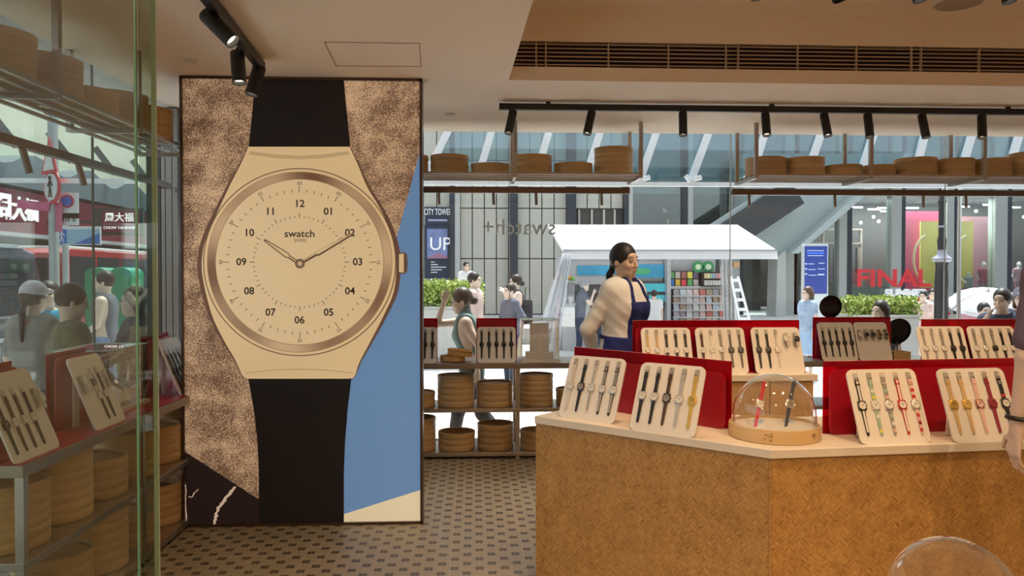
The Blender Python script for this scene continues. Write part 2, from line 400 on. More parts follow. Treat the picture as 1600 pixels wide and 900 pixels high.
def rustprint():
    m, nt, p, out = newmat('print_rust'); L = nt.links.new
    tc = N(nt, 'TexCoord'); a = N(nt, 'TexNoise', i_Scale=120.0, i_Detail=3.0, i_Roughness=.7); b = N(nt, 'TexNoise', i_Scale=5.0, i_Detail=8.0, i_Roughness=.65)
    L(tc.outputs['Object'], a.inputs[0]); L(tc.outputs['Object'], b.inputs[0])
    f = math_(nt, 'ADD', math_(nt, 'MULTIPLY', a.outputs[0], 4.2), math_(nt, 'MULTIPLY_ADD', b.outputs[0], 3.0, -3.2))
    mpv = N(nt, 'Mapping'); mpv.inputs['Rotation'].default_value = (0, radians(25), 0); mpv.inputs['Scale'].default_value = (1, 1, 5); L(tc.outputs['Object'], mpv.inputs[0])
    s = N(nt, 'TexNoise', i_Scale=1.2, i_Detail=6.0); L(mpv.outputs[0], s.inputs[0])
    f = math_(nt, 'ADD', f, math_(nt, 'MULTIPLY_ADD', s.outputs[0], 1.4, -.7))
    f = math_(nt, 'MINIMUM', math_(nt, 'MAXIMUM', f, 0.0), 1.0)
    c_ = mixc(nt, f, (.12, .06, .035), (.62, .42, .25)); L(c_, p.inputs['Base Color']); L(c_, p.inputs['Emission Color'])
    p.inputs['Emission Strength'].default_value = .42; p.inputs['Roughness'].default_value = .6; return m
MATS['rust'] = rustprint()
CREAM = (.68, .50, .27)
cream = pm('print_cream', CREAM); dialm = pm('print_dial', (.70, .53, .30)); ink = pm('print_ink', (.05, .03, .02), .2)
blk = pm('print_black', (.006, .004, .004), .3); brown = pm('print_brown', (.13, .065, .04))
art('printed_rust_background', [(283, 120), (662, 120), (662, 825), (283, 825)], MATS['rust'])
art('printed_blue_field', [(664, 236), (664, 767), (537, 806), (537, 560), (600, 430), (622, 362)], pm('print_blue', (.13, .25, .45)))
art('printed_cream_corner', [(537, 804), (664, 766), (664, 826), (537, 826)], pm('print_pale', (.72, .62, .42)))
art('printed_dark_corner', [(282, 706), (404, 781), (404, 828), (282, 828)], pm('print_dark', (.02, .01, .01), .3))
scr = pm('print_scratch', (.62, .48, .36))
rnd = random.Random(3)
def crack(pts, wd):                        # ragged pale crack in the dark corner
    L_ = [(x - wd * (.4 + rnd.random()), y) for x, y in pts]; R_ = [(x + wd * (.4 + rnd.random()), y) for x, y in pts]
    art('printed_crack', L_ + R_[::-1], scr)
def dens(a, n):
    out = []
    for (x0, y0), (x1, y1) in zip(a, a[1:]):
        for i in range(n): t = i / n; out.append((x0 + (x1 - x0) * t + rnd.uniform(-.8, .8), y0 + (y1 - y0) * t))
    return out + [a[-1]]
crack(dens([(366, 761), (352, 780), (340, 795), (336, 808), (334, 822)], 6), 2.6)
crack(dens([(309, 765), (302, 772), (298, 778), (294, 776)], 4), 1.1)
crack(dens([(288, 752), (290, 765), (289, 790), (291, 820)], 5), .9)
art('printed_strap_upper', [(398, 118), (537, 118), (541, 170), (547, 229), (388, 229), (394, 170)], blk)
art('printed_strap_lower', [(387, 589), (549, 589), (543, 640), (539, 690), (537, 740), (537, 830), (404, 830), (404, 740), (402, 690), (396, 640)], blk)
Lc = [(387, 229), (372, 258), (353, 292), (334, 330), (318, 365), (309, 395), (309, 432), (324, 490), (344, 530), (364, 562), (378, 588), (389, 592)]
Rc = [(547, 229), (562, 258), (578, 292), (596, 320), (612, 350), (622, 380), (626, 410), (622, 455), (604, 495), (582, 535), (564, 566), (555, 588), (546, 592)]
def smooth(p, n=4):
    q_ = [p[0]] + p + [p[-1]]; out = []
    for a, b, c, d in zip(q_, q_[1:], q_[2:], q_[3:]):
        for i in range(n):
            t = i / n; out.append(tuple(.5 * (2 * b[k] + (c[k] - a[k]) * t + (2 * a[k] - 5 * b[k] + 4 * c[k] - d[k]) * t * t + (3 * b[k] - a[k] - 3 * c[k] + d[k]) * t ** 3) for k in (0, 1)))
    return out + [p[-1]]
Lc, Rc = smooth(Lc), smooth(Rc)
art('printed_case_edge', Lc + Rc[::-1], brown)
def rim(pts, dx): return [(x + dx * max(.12, 1 - ((y - 410) / 195) ** 2) , y) for x, y in pts]
art('printed_watch_case', rim(Lc, 7) + rim(Rc, -7)[::-1], cream)
art('printed_case_shade', [(390, 236), (430, 241), (468, 243), (506, 241), (543, 236), (546, 241), (506, 247), (468, 249), (430, 247), (388, 241)], pm('print_cream_shade', (.5, .36, .19)))
art('printed_case_shade', [(384, 582), (430, 577), (468, 576), (506, 577), (551, 582), (552, 584), (506, 579), (468, 578), (430, 579), (383, 584)], pm('print_cream_shade', ()))
DC = (468, 409.5)
def ring(name, r, m, ry=None):
    ry = ry or r; art(name, [(DC[0] + r * cos(2 * pi * i / 96), DC[1] + ry * sin(2 * pi * i / 96)) for i in range(96)], m)
def conic():
    m, nt, p, out = newmat('print_bezel'); L = nt.links.new
    g = N(nt, 'NewGeometry'); sp = N(nt, 'SeparateXYZ'); L(g.outputs['Position'], sp.inputs[0]); o_ = onY(*DC, LY)
    an = math_(nt, 'ARCTAN2', math_(nt, 'SUBTRACT', sp.outputs[2], o_.z), math_(nt, 'SUBTRACT', sp.outputs[0], o_.x))
    f = math_(nt, 'MULTIPLY_ADD', math_(nt, 'SINE', math_(nt, 'MULTIPLY_ADD', an, 3.0, .6)), .3, .5)
    f = math_(nt, 'ADD', f, math_(nt, 'MULTIPLY', math_(nt, 'SINE', math_(nt, 'MULTIPLY_ADD', an, 7.0, 1.0)), .22))
    c_ = mixc(nt, f, (.17, .085, .045), (.62, .43, .25)); L(c_, p.inputs['Base Color']); L(c_, p.inputs['Emission Color']); p.inputs['Emission Strength'].default_value = .38; return m
ring('printed_bezel_line', 151, brown, 147); ring('printed_bezel_lip', 149.5, cream, 145.5); ring('printed_bezel_line', 145, pm('print_line', (.36, .22, .11)), 141.5)
ring('printed_bezel', 144, conic(), 140.5); ring('printed_bezel_line', 132, pm('print_line', ()), 130); ring('printed_dial', 130.8, dialm, 129)
def onart(px, py, k=0):
    p = onY(px, py, LY); p.y = LY + .010 - (_k[0] + 1 + k) * .00045; return p
ticks = MB()
def tick(r0, r1, i, wd):
    a = 2 * pi * i / 60; d = V((sin(a), 0, cos(a))); n_ = V((cos(a), 0, -sin(a))); o_ = onart(*DC); u = 4.52 / 1200
    pts = [o_ + d * r0 * u + n_ * wd * u, o_ + d * r1 * u + n_ * wd * u, o_ + d * r1 * u - n_ * wd * u, o_ + d * r0 * u - n_ * wd * u]
    ticks.add(pts, [(3, 2, 1, 0)])
for i in range(60):
    h5 = i % 5 == 0; tick(107, 117 if h5 else 111.5, i, .45); tick(68, 75.5 if h5 else 71, i, .45)
ticks.build('printed_minute_ticks', ink, lb, world=True, kind='stuff')
u = 4.52 / 1200
for i in range(12):
    a = 2 * pi * i / 12; r = 91; b = '%02d' % (i or 12)
    text('printed_hour_numeral', b, 15.5 * u, ink, lb, Mx.Translation(onart(DC[0] + r * sin(a), DC[1] - r * cos(a))) @ FRONT, 0, fatten=.0012)
    r = 123; rot = Mx.Rotation(-a + (pi if 4 <= i <= 8 and i != 6 else 0) + (pi if i in (4, 5, 7, 8) and False else 0), 4, 'Y')
    rot = Mx.Rotation(a if i in (0, 1, 2, 10, 11, 6) and i != 6 else (0 if i == 6 else a + (pi if i in (4, 5, 7, 8) else 0)), 4, 'Y')
    text('printed_minute_numeral', '%02d' % (5 * i or 60), 7.6 * u, ink, lb, Mx.Translation(onart(DC[0] + r * sin(a), DC[1] - r * cos(a))) @ rot @ FRONT, 0)
text('printed_brand_name', 'swatch', 15.2 * u, ink, lb, Mx.Translation(onart(468, 365.5)) @ Mx.Diagonal((1.1, 1, 1, 1)) @ FRONT, 0, fatten=.0008)
text('printed_word', 'SWISS', 7 * u, ink, lb, Mx.Translation(onart(469, 376)) @ FRONT, 0)
def hand(pts, m, nm): _k[0] += 14; art(nm, pts, m); _k[0] -= 14
def needle(ax, ay, bx, by, w0, w1, w2):
    d = V((bx - ax, by - ay)); l = d.length; d /= l; n_ = V((-d.y, d.x))
    P = lambda t, w_: (ax + d.x * l * t + n_.x * w_, ay + d.y * l * t + n_.y * w_)
    return [P(0, w0), P(.3, w0), P(.34, w1), P(.95, w2), P(1, 0), P(.95, -w2), P(.34, -w1), P(.3, -w0), P(0, -w0)]
met = pm('print_metal', (.36, .24, .14)); metd = pm('print_metal_dark', (.12, .07, .04))
hand(needle(468, 412, 554, 364, 2.6, 4.2, 2.0), metd, 'printed_minute_hand'); hand(needle(469, 410, 551, 364.6, .8, 2.8, .6), cream, 'printed_minute_hand_lume')
hand(needle(468, 412, 412, 374, 2.6, 4.4, 2.0), metd, 'printed_hour_hand'); hand(needle(467, 411, 415, 376, .8, 3.0, .6), cream, 'printed_hour_hand_lume')
_s = DC; DC = (469, 412)
_k[0] += 16; ring('printed_hub', 7.4, metd); ring('printed_hub_cap', 5.0, met); ring('printed_hub_cap', 2.2, cream); _k[0] -= 16
DC = _s
art('printed_crown', [(623, 395), (632, 394), (636, 398), (637, 412), (636, 424), (632, 428), (623, 427)], brown)
art('printed_crown_face', [(623.5, 397), (631, 396), (631, 426), (623.5, 425)], cream)

# ================================================================== track lights
def spot(name, base, a_dir, ln, r, lab, grp, lit, energy=0, aim=None, tracktop=.0):
    base = V(base); d = V(a_dir).normalized()
    t = T(name, lab, 'spotlight', base, 0, grp)
    MB().cyl((0, 0, .03), (0, 0, -.012), .007, n=10).build('stem', black, t)
    c0 = V((0, 0, -.012)); a = c0 - d * .02; b = a + d * ln
    R = d.to_track_quat('Z', 'Y').to_matrix()
    MB().lathe([(1e-4, 0), (r * .92, 0), (r, .006), (r, ln), (r * .86, ln), (r * .8, ln - .02)], 20, a, R).build('housing', black, t, smooth=True)
    MB().lathe([(1e-4, ln - .022), (r * .84, ln - .02)], 20, a, R).build('lens', mat('lamp_lens', (1, .9, .75), .3, emis=lit, ecol=(1, .85, .65)) if lit else mat('lens_off', (.5, .45, .4), .2), t)
    if energy:
        L_ = light('SPOT', 'spot_bulb', b + d * .01, energy, WARM, .02, spot=62, blend=.7); L_.parent = t
        L_.rotation_euler = d.to_track_quat('-Z', 'Y').to_euler()
    return t
# long track before the window
ty = onZ(782, 168, 2.56).y; tx0 = onY(782, 168, ty).x
tr = T('ceiling_track', 'long black lighting track under the ceiling before the window', 'light track', (tx0, ty, 2.575))
MB().bb((tx0, ty - .018, 2.545), (5.6, ty + .018, 2.585)).build('rail', black, tr, world=True)
MB().bb((tx0 - .008, ty - .019, 2.543), (tx0, ty + .019, 2.587)).build('end_cap', black, tr, world=True)
for x in (tx0 + .3, tx0 + 1.8, 3.6, 5): MB().bb((x, ty - .01, 2.585), (x + .03, ty + .01, 2.6)).build('clip', black, tr, world=True)
leans = [(-.22, 0), (-.25, 0), (-.05, 0), (-.06, .1), (.03, .1), (-.02, 0), (.06, 0), (-.14, 0)]
for i, (px, (lx, ly)) in enumerate(zip((801, 924, 1067, 1196, 1288, 1356, 1441, 1534), leans)):
    p = onY(px, 175, ty)
    spot('track_spotlight', (p.x, ty, 2.533), (lx, -.25 - ly, -1), .165, .028, 'black cylinder spotlight, %s from the left on the long window track' % ORD[i], 'spotlights on the long track', 3, 8 if i % 2 == 0 else 6)
# left track
q0, q1 = onZ(316, -14, 2.56), onZ(408, 104, 2.56); dx = (q1 - q0)
tl = T('ceiling_track', 'short black lighting track above the big watch panel', 'light track', (q0.x, q0.y, 2.56))
MB().bar(q0, q1, .036, .05).build('rail', black, tl, world=True); MB().bar(q1, q1 + dx.normalized() * .01, .038, .052).build('end_cap', black, tl, world=True)
for py, px, d_, ln, lab in ((22, 326, (.62, -.12, -.62), .17, 'black spotlight leaning right, farthest from the panel on the short track'),
                       (84, 371, (.12, -.2, -1), .16, 'black spotlight pointing almost straight down, middle of the short track'),
                       (106, 404, (-.22, -.2, -1), .16, 'black spotlight at the panel end of the short track')):
    p = onZ(px, py, 2.535)
    spot('track_spotlight', p, d_, ln, .034, lab, 'spotlights on the short track', 2.5, 4)
# spots of the raised ceiling, only their mouths reach the picture
for i, (px, py) in enumerate(((1085, -22), (1186, -22), (1311, -18), (1440, -18), (1580, -22))):
    p = onZ(px, (6, 8, 12, 12, 14)[i], 2.785) - V((.02, -.017, 0)); off = i == 2
    spot('ceiling_spotlight', (p.x, p.y, 2.96), (.12 if i != 2 else .2, -.1, -1), .15, .034, 'black spotlight under the raised ceiling, %s from the left at the top edge' % ORD[i], 'spotlights under the raised ceiling', 0 if off else 3, 0 if off else 9)

# ================================================================== racks, shelves and steamers
def steamer(name, p, r, h, lab, grp, lid=True, k=0):
    t = T(name, lab, 'steamer', p, k * 1.3, grp)
    nb = max(2, round(h / .045)); pr = [(1e-4, .002), (r * .985, .002)]
    for i in range(nb):
        z0, z1 = h * i / nb, h * (i + 1) / nb
        pr += [(r * .985, z0 + .003), (r, z0 + .007), (r, z1 - .006), (r * .985, z1 - .003)]
    pr += [(r * .985, h), (r * .93, h)]; top = h
    pr += [(r * .93, h - .012)]
    MB().lathe(pr, 36).build('basket', MATS['bamboo'], t, smooth=True)
    if lid: MB().lathe([(r * .93, h - .014), (r * .6, h - .008), (1e-4, h - .004)], 36).build('lid', mat('woven_lid', (.55, .33, .14), .6, var=.3, scale=60), t, smooth=True)
    else:
        m = MB()
        for i in range(9):
            x = (i - 4) * r * .2; y = math.sqrt(max(0, (r * .92) ** 2 - x * x)); m.bb((x - r * .07, -y, h - .06), (x + r * .07, y, h - .054))
        m.build('slats', MATS['bamboo'], t)
    MB().lathe([(r * .93, h - .004), (r * .93, h + .005), (r * 1.012, h + .005), (r * 1.012, h - .022), (r, h - .022)], 36).build('rim', MATS['bamboo'], t, smooth=True)
    return t
def rack(lab, posts_a, posts_b, z, ztop, e0, e1, along, rods=5):
    """hanging rack: posts_a / posts_b are (x, y) of front and back posts, rods run along the axis"""
    t = T('hanging_rack', lab, 'rack', (posts_a[0][0], posts_a[0][1], z))
    for x, y in posts_a + posts_b: MB().bb((x - .014, y - .014, z - .02), (x + .014, y + .014, ztop)).build('post', steel, t, world=True)
    (a0, b0), (a1, b1) = e0, e1
    for i in range(rods):
        f = i / (rods - 1); m = MB()
        if along == 'x': m.bb((a0, b0 + (b1 - b0) * f - .008, z), (a1, b0 + (b1 - b0) * f + .008, z + .016))
        else: m.bb((a0 + (a1 - a0) * f - .008, b0, z), (a0 + (a1 - a0) * f + .008, b1, z + .016))
        m.build('rod', steel, t, world=True)
    m = MB()
    for (x, y), (x2, y2) in zip(posts_a, posts_b): MB().bar((x, y, z - .012), (x2, y2, z - .012), .022).build('crossbar', steel, t, world=True)
    return t
RZ = 2.205; ya, yb = 5.70, 6.12
def X_(px, y): return onY(px, 300, y).x
P1 = [X_(1001, ya) - .94 * k for k in (2, 1, 0)]
rack('steel hanging rack with bamboo steamers left of the middle of the window', [(x, ya) for x in P1], [(x, yb) for x in P1], RZ, 2.6, (P1[0] - .05, ya), (P1[-1] + .014, yb), 'x')
P2 = [X_(1181, ya) + .885 * k for k in range(5)]
rack('steel hanging rack with bamboo steamers at the right of the window', [(x, ya) for x in P2], [(x, yb) for x in P2], RZ, 2.6, (P2[0] - .014, ya), (P2[-1] + .05, yb), 'x')
for i, (a, b, top) in enumerate(((610, 670, 238), (672, 733, 238), (735, 797, 252), (803, 863, 238), (865, 926, 251), (928, 989, 226))):
    p0, p1 = onY(a, 272, 5.93), onY(b, 272, 5.93); z0 = RZ + .018
    steamer('bamboo_steamer', ((p0.x + p1.x) / 2, 5.93, z0), (p1.x - p0.x) / 2 - .004, onY(a, top, 5.78).z - z0 - .01,
            'bamboo steamer, %s from the left on the left hanging rack' % ORD[i], 'steamers on the left hanging rack', k=i)
for i, (a, b, top) in enumerate(((1165, 1227, 242), (1228, 1287, 242), (1288, 1345, 254), (1348, 1398, 254), (1399, 1461, 243), (1463, 1519, 244), (1521, 1577, 244), (1579, 1642, 234))):
    p0, p1 = onY(a, 272, 5.93), onY(b, 272, 5.93); z0 = RZ + .018
    steamer('bamboo_steamer', ((p0.x + p1.x) / 2, 5.93, z0), (p1.x - p0.x) / 2 - .004, onY(a, top, 5.78).z - z0 - .01,
            'bamboo steamer, %s from the left on the right hanging rack' % ORD[i], 'steamers on the right hanging rack', k=i + 3)
# mounting channels with small hanging spots under the racks
for a, b, zz, lab in ((-.9, X_(985, yb), 297, 'dark steel channel with small spots under the left hanging rack'), (X_(1146, yb), 5.4, 298, 'dark steel channel with small spots under the right hanging rack')):
    z = onY(1000, zz, yb).z
    t = T('mounting_channel', lab, 'channel', (a, yb, z))
    MB().bb((a, yb + .02, z - .026), (b, yb + .06, z + .022)).build('channel', mat('channel_bronze', (.22, .16, .14), .2, .8), t, world=True)
    for px in ((685, 771, 838, 941) if a < 0 else (1173, 1308, 1447, 1514)):
        x = X_(px, yb)
        if x < a: continue
        MB().cyl((x, yb + .04, z - .026), (x + .004, yb + .04, z - .12), .012, n=12).build('spot', mat('small_spot', (.3, .25, .22), .3, .8), t, world=True, smooth=True)
# left hanging rack
xr, xl = -1.72, -2.06
ysl = [Wd(69, 300, 3.17).y - .78, Wd(69, 300, 3.17).y, Wd(210, 300, 3.93).y, Wd(210, 300, 3.93).y + .78]
rack('dark steel hanging rack with steamers along the left window', [(xr, y) for y in ysl], [(xl, y) for y in ysl], RZ, 2.6, (xr, ysl[0] - .3), (xl, ysl[-1] + .05), 'y', 5)
for i, (y, h) in enumerate(((2.0, .17), (2.36, .22), (2.74, .12), (3.10, .17), (3.46, .17), (3.80, .11), (4.14, .17), (4.48, .17))):
    steamer('bamboo_steamer', (-1.89, y, RZ + .018), .162, h, 'bamboo steamer, %s from the camera on the left window rack' % ORD[i], 'steamers on the left window rack', k=i)

zc_ = onX(100, 243, -2.04).z
t = T('mounting_channel', 'dark steel channel with small spots beside the left hanging rack', 'channel', (-2.04, 3.5, zc_))
MB().bb((-2.07, 1.6, zc_ - .02), (-2.03, 5.25, zc_ + .02)).build('channel', mat('channel_bronze', ()), t, world=True)
for px in (35, 122):
    q_ = onX(px, 245, -2.05); MB().cyl((-2.05, q_.y, zc_ - .02), (-2.03, q_.y + .02, zc_ - .13), .016, n=12).build('spot', mat('small_spot', ()), t, world=True, smooth=True)
for yy in (2.0, 3.4, 5.0): MB().bb((-2.056, yy, zc_ + .02), (-2.044, yy + .012, RZ - .01)).build('hanger', darksteel, t, world=True)

def shelf_unit(lab, x0, x1, y0, y1, posts, along, zs=(.05, .40, .76), drop=None):
    t = T('shelf_unit', lab, 'shelf unit', (x0, y0, 0))
    for i, z in enumerate(zs):
        MB().bb((x0, y0, z - .045 if i == 2 else z - .03), (x1, y1, z)).build('shelf', steel if i < 2 else mat('worktop_steel', (.34, .30, .26), .35, .7, stretch=(1, 20, 20)), t, world=True, bevel=.002)
    for x, y in posts: MB().bb((x - .016, y - .016, 0), (x + .016, y + .016, zs[2] - .045)).build('post', steel, t, world=True)
    return t
SY0, SY1 = 6.07, 6.52
xp = X_(809, SY0); px_ = [xp - .94 * 3, xp - .94 * 2, xp - .94, xp, xp + .94, xp + 1.88, xp + 2.82, xp + 3.76, xp + 4.6]
px_[0] = -1.95
shelf_unit('long low steel shelf unit with steamers along the front window', -2.0, 5.6, SY0, SY1, [(x, SY0 + .018) for x in px_] + [(x, SY1 - .018) for x in px_], 'x')
for row, (z, items) in enumerate(((.40, ((624, 681, 608), (683, 742, 583), (744, 802, 594), (810, 864, 582), (867, 925, 605), (928, 985, 590))),
                   (.05, ((608, 682, 647), (684, 743, 669), (745, 803, 657), (811, 868, 668), (870, 925, 655), (928, 985, 668))))):
    for i, (a, b, top) in enumerate(items):
        if row == 1 and i == 0: a = 625
        p0, p1 = onY(a, 600, 6.28), onY(b, 600, 6.28)
        zt = onY(700, top, 6.38).z
        r = (p1.x - p0.x) / 2 - .005
        steamer('bamboo_steamer', ((p0.x + p1.x) / 2, 6.07 + r + .03, z), r, zt - z, 'bamboo steamer, %s from the left on the %s shelf under the window' % (ORD[i], ('middle', 'bottom')[row]), 'steamers on the %s window shelf' % ('middle', 'bottom')[row], lid=row == 0, k=i)
LX0, LX1, LYA, LYB = -2.12, -1.65, onZ(45, 728, .76).y, 5.25
pyl = [LYA + .02, onZ(196, 885, 0).y, onZ(196, 885, 0).y + 1.0]
shelf_unit('low steel shelf unit with steamers along the left window', LX0, LX1, LYA, LYB, [(LX1 - .018, y) for y in pyl] + [(LX0 + .018, y) for y in pyl], 'y')
for row, (z, hs) in enumerate(((.40, (.25, .30, .18, .24, .2, .26)), (.05, (.16, .2, .28, .16, .22, .18)))):
    for i, h in enumerate(hs):
        y = LYA + .22 + i * .345
        steamer('bamboo_steamer', (-1.85, y, z), .158, h, 'bamboo steamer, %s from the camera on the %s shelf at the left' % (ORD[i], ('middle', 'bottom')[row]), 'steamers on the %s left shelf' % ('middle', 'bottom')[row], lid=(i + row) % 2 == 0, k=i + row)

# ================================================================== counters
CT = .80
def counter(lab, outer, inner, zt, doors=0, name='display_counter', over=.0):
    o_ = V((*outer[0], 0)); t = T(name, lab, 'counter', o_)
    body = [(x, y) for x, y in outer + inner[::-1]]
    cx = sum(p[0] for p in body) / len(body); cy = sum(p[1] for p in body) / len(body)
    MB().prism([(x, y) for x, y in body], zt - .035, zt).build('worktop', slabw, t, world=True, bevel=.003)
    return t, body
P = [onZ(*q_, CT) for q_ in ((835, 650), (1205, 703), (1575, 690))]
u1 = (P[1] - P[0]).normalized(); u2 = (P[2] - P[1]).normalized()
n1 = V((-u1.y, u1.x, 0)); n2 = V((-u2.y, u2.x, 0))
P4 = P[1] + u2 * 2.3; D = .62
i0 = P[0] + n1 * D; i2 = P4 + n2 * D
mi = (n1 + n2).normalized(); i1 = P[1] + mi * (D / mi.dot(n1))
xy = lambda p: (p.x, p.y)
ct, _ = counter('angled front display counter clad in woven bamboo with white worktop', [xy(P[0]), xy(P[1]), xy(P4)], [xy(i0), xy(i1), xy(i2)], CT)
def wall_seg(a, b, nrm, z1, m, par, nm, th=.02, z0=0):
    a, b, nrm = V(a), V(b), V(nrm)
    u_ = (b - a).normalized(); L_ = (b - a).length; c_ = (a + b) / 2
    ang = math.atan2(u_.y, u_.x)
    o = MB().bb((-L_ / 2, 0, z0), (L_ / 2, th, z1)).build(nm, m, par)
    I = wmat(par).inverted(); o.location = I @ V((c_.x, c_.y, 0)); o.rotation_euler = (0, 0, ang); return o
in_ = .012
wall_seg(P[0] + n1 * in_, P[1] + n1 * in_, n1, CT - .035, MATS['weave'], ct, 'left_front_panel')
wall_seg(P[1] + n2 * in_, P4 + n2 * in_, n2, CT - .035, MATS['weave'], ct, 'right_front_panel')
wall_seg(i0 - n1 * .04, i1 - n1 * .04, n1, CT - .035, MATS['weave'], ct, 'left_rear_panel')
wall_seg(i1 - n2 * .04, i2 - n2 * .04, n2, CT - .035, MATS['weave'], ct, 'right_rear_panel')
wall_seg(i0 - n1 * .03 + u1 * .03, P[0] + n1 * .03 + u1 * .03, n1, CT - .035, MATS['weave'], ct, 'end_panel')
MT = .85
M0, M1 = onZ(985, 583, MT), onZ(1288, 588, MT); M1.y = M0.y = (M0.y + M1.y) / 2 - .02; MD = .42
wood = mat('light_plywood', (.50, .31, .14), .45, var=.15, scale=6, stretch=(1, 1, 8))
def cabinet(lab, x0, x1, y0, y1, zt, nd):
    t = T('display_cabinet', lab, 'cabinet', (x0, y0, 0))
    MB().bb((x0, y0, zt - .04), (x1, y1, zt)).build('worktop', slabw, t, world=True, bevel=.003)
    MB().bb((x0 + .02, y0 + .035, .06), (x1 - .02, y1 - .01, zt - .04)).build('body', wood, t, world=True)
    MB().bb((x0 + .04, y0 + .06, 0), (x1 - .04, y1 - .03, .06)).build('plinth', darksteel, t, world=True)
    w_ = (x1 - x0 - .04) / nd
    for i in range(nd):
        d = MB().bb((x0 + .02 + i * w_ + .003, y0 + .015, .07), (x0 + .02 + (i + 1) * w_ - .003, y0 + .034, zt - .045)).build('door', wood, t, world=True)
    return t
cabinet('plywood display cabinet with white worktop before the standing woman', M0.x, M1.x, M0.y, M0.y + MD, MT, 4)
R0 = onZ(1440, 588, MT)
cabinet('plywood display cabinet with white worktop at the right behind the front counter', R0.x - .06, R0.x + 1.5, M0.y + .05, M0.y + .05 + MD, MT, 5)
# ================================================================== wristwatches
def g_strap_up(w0=.0175, w1=.0155, y0=.016, y1=.104):
    return MB().prism([(-w0 / 2, y0), (w0 / 2, y0), (w1 / 2, y0 + .02), (w1 / 2, y1), (-w1 / 2, y1), (-w1 / 2, y0 + .02)], .0015, .0042)
def g_strap_lo(w0=.0175, w1=.011, y0=-.016, y1=-.118):
    return MB().prism([(w0 / 2, y0), (-w0 / 2, y0), (-.0072, y0 - .03), (-w1 / 2, y1 + .006), (-w1 / 4, y1), (w1 / 4, y1), (w1 / 2, y1 + .006), (.0072, y0 - .03)], .0015, .004)
def g_links(y0, y1, w0, w1):
    m = MB(); n = max(3, int(abs(y1 - y0) / .006)); s_ = (y1 - y0) / n
    for i in range(n):
        w_ = w0 + (w1 - w0) * i / n; y = y0 + s_ * (i + .5)
        m.box((0, y, .003), (w_ * (1 if i % 2 else .86), abs(s_) * .82, .0035 if i % 2 else .0026))
    return m
def g_case(): return MB().lathe([(1e-4, 0), (.0165, 0), (.0185, .003), (.0178, .0075), (.0152, .0085), (.0150, .0068), (1e-4, .0066)], 24).box((-.012, 0, .003), (.009, .036, .004)).box((.012, 0, .003), (.009, .036, .004))
def g_dial(): return MB().lathe([(1e-4, .0074), (.0148, .0072)], 24)
def g_hands(): return MB().box((.003, .003, .0079), (.0012, .011, .0004), Mx.Rotation(-.8, 3, 'Z')).box((-.002, .002, .0079), (.0014, .008, .0004), Mx.Rotation(.7, 3, 'Z')).lathe([(.0012, .0076), (.0012, .0084), (1e-4, .0084)], 8)
def g_crown(): return MB().cyl((.018, 0, .004), (.0215, 0, .004), .002, n=8)
def g_buckle():
    m = MB(); y = .106
    return m.box((0, y + .008, .003), (.019, .002, .003)).box((-.0085, y + .003, .003), (.002, .012, .003)).box((.0085, y + .003, .003), (.002, .012, .003)).box((0, y + .003, .0035), (.0016, .012, .001))
def g_band(y0, y1): return MB().bb((-.0083, y0, .0040), (.0083, y1, .0046))
def g_stripe(x, wd): return MB().bb((x - wd, .02, .0040), (x + wd, .1, .0045)).bb((x * .7 - wd, -.105, .0040), (x * .7 + wd, -.02, .0044))
WM = {}
def wpart(key, fn, m, parent, nm):
    k = (key, m.name)
    if k not in WM:
        me = fn().mesh(nm); me.materials.append(m); WM[k] = me
        if key in ('case', 'dial'): me.polygons.foreach_set('use_smooth', [True] * len(me.polygons)); me.set_sharp_from_angle(angle=radians(35))
    return link(nm, WM[k], None, parent)
C_ = {
 'black': mat('strap_black', (.015, .013, .012), .45), 'brown': mat('strap_brown', (.08, .035, .018), .5), 'navy': mat('strap_navy', (.04, .06, .09), .45),
 'white': mat('strap_white', (.75, .72, .66), .4), 'silver': mat('watch_silver', (.66, .63, .60), .28, .55), 'gold': mat('watch_gold', (.82, .55, .13), .3, .55),
 'dark': mat('watch_gunmetal', (.10, .095, .09), .3, .8), 'red': mat('strap_red', (.55, .03, .04), .4), 'maroon': mat('strap_maroon', (.28, .02, .04), .4),
 'pink': mat('strap_pink', (.75, .48, .42), .4), 'beige': mat('strap_beige', (.62, .42, .20), .4), 'yellow': mat('strap_yellow', (.75, .70, .12), .4),
 'green': mat('strap_green', (.35, .5, .38), .4), 'grey': mat('strap_grey', (.30, .28, .25), .45), 'dialw': mat('dial_white', (.78, .76, .7), .3),
 'dialb': mat('dial_black', (.02, .02, .02), .25), 'dialg': mat('dial_gold', (.7, .5, .15), .3, .6), 'ink': mat('watch_ink', (.02, .02, .02), .4),
 'rosy': mat('watch_rose', (.62, .36, .26), .25, 1), 'clear': mat('strap_clear', (.66, .62, .56), .2)}
GN = {'black': 'black', 'brown': 'dark brown', 'navy': 'navy', 'white': 'white', 'silver': 'silver', 'gold': 'gold', 'dark': 'gunmetal', 'red': 'red', 'maroon': 'maroon', 'pink': 'pink', 'beige': 'tan', 'grey': 'grey', 'green': 'green', 'clear': 'clear'}
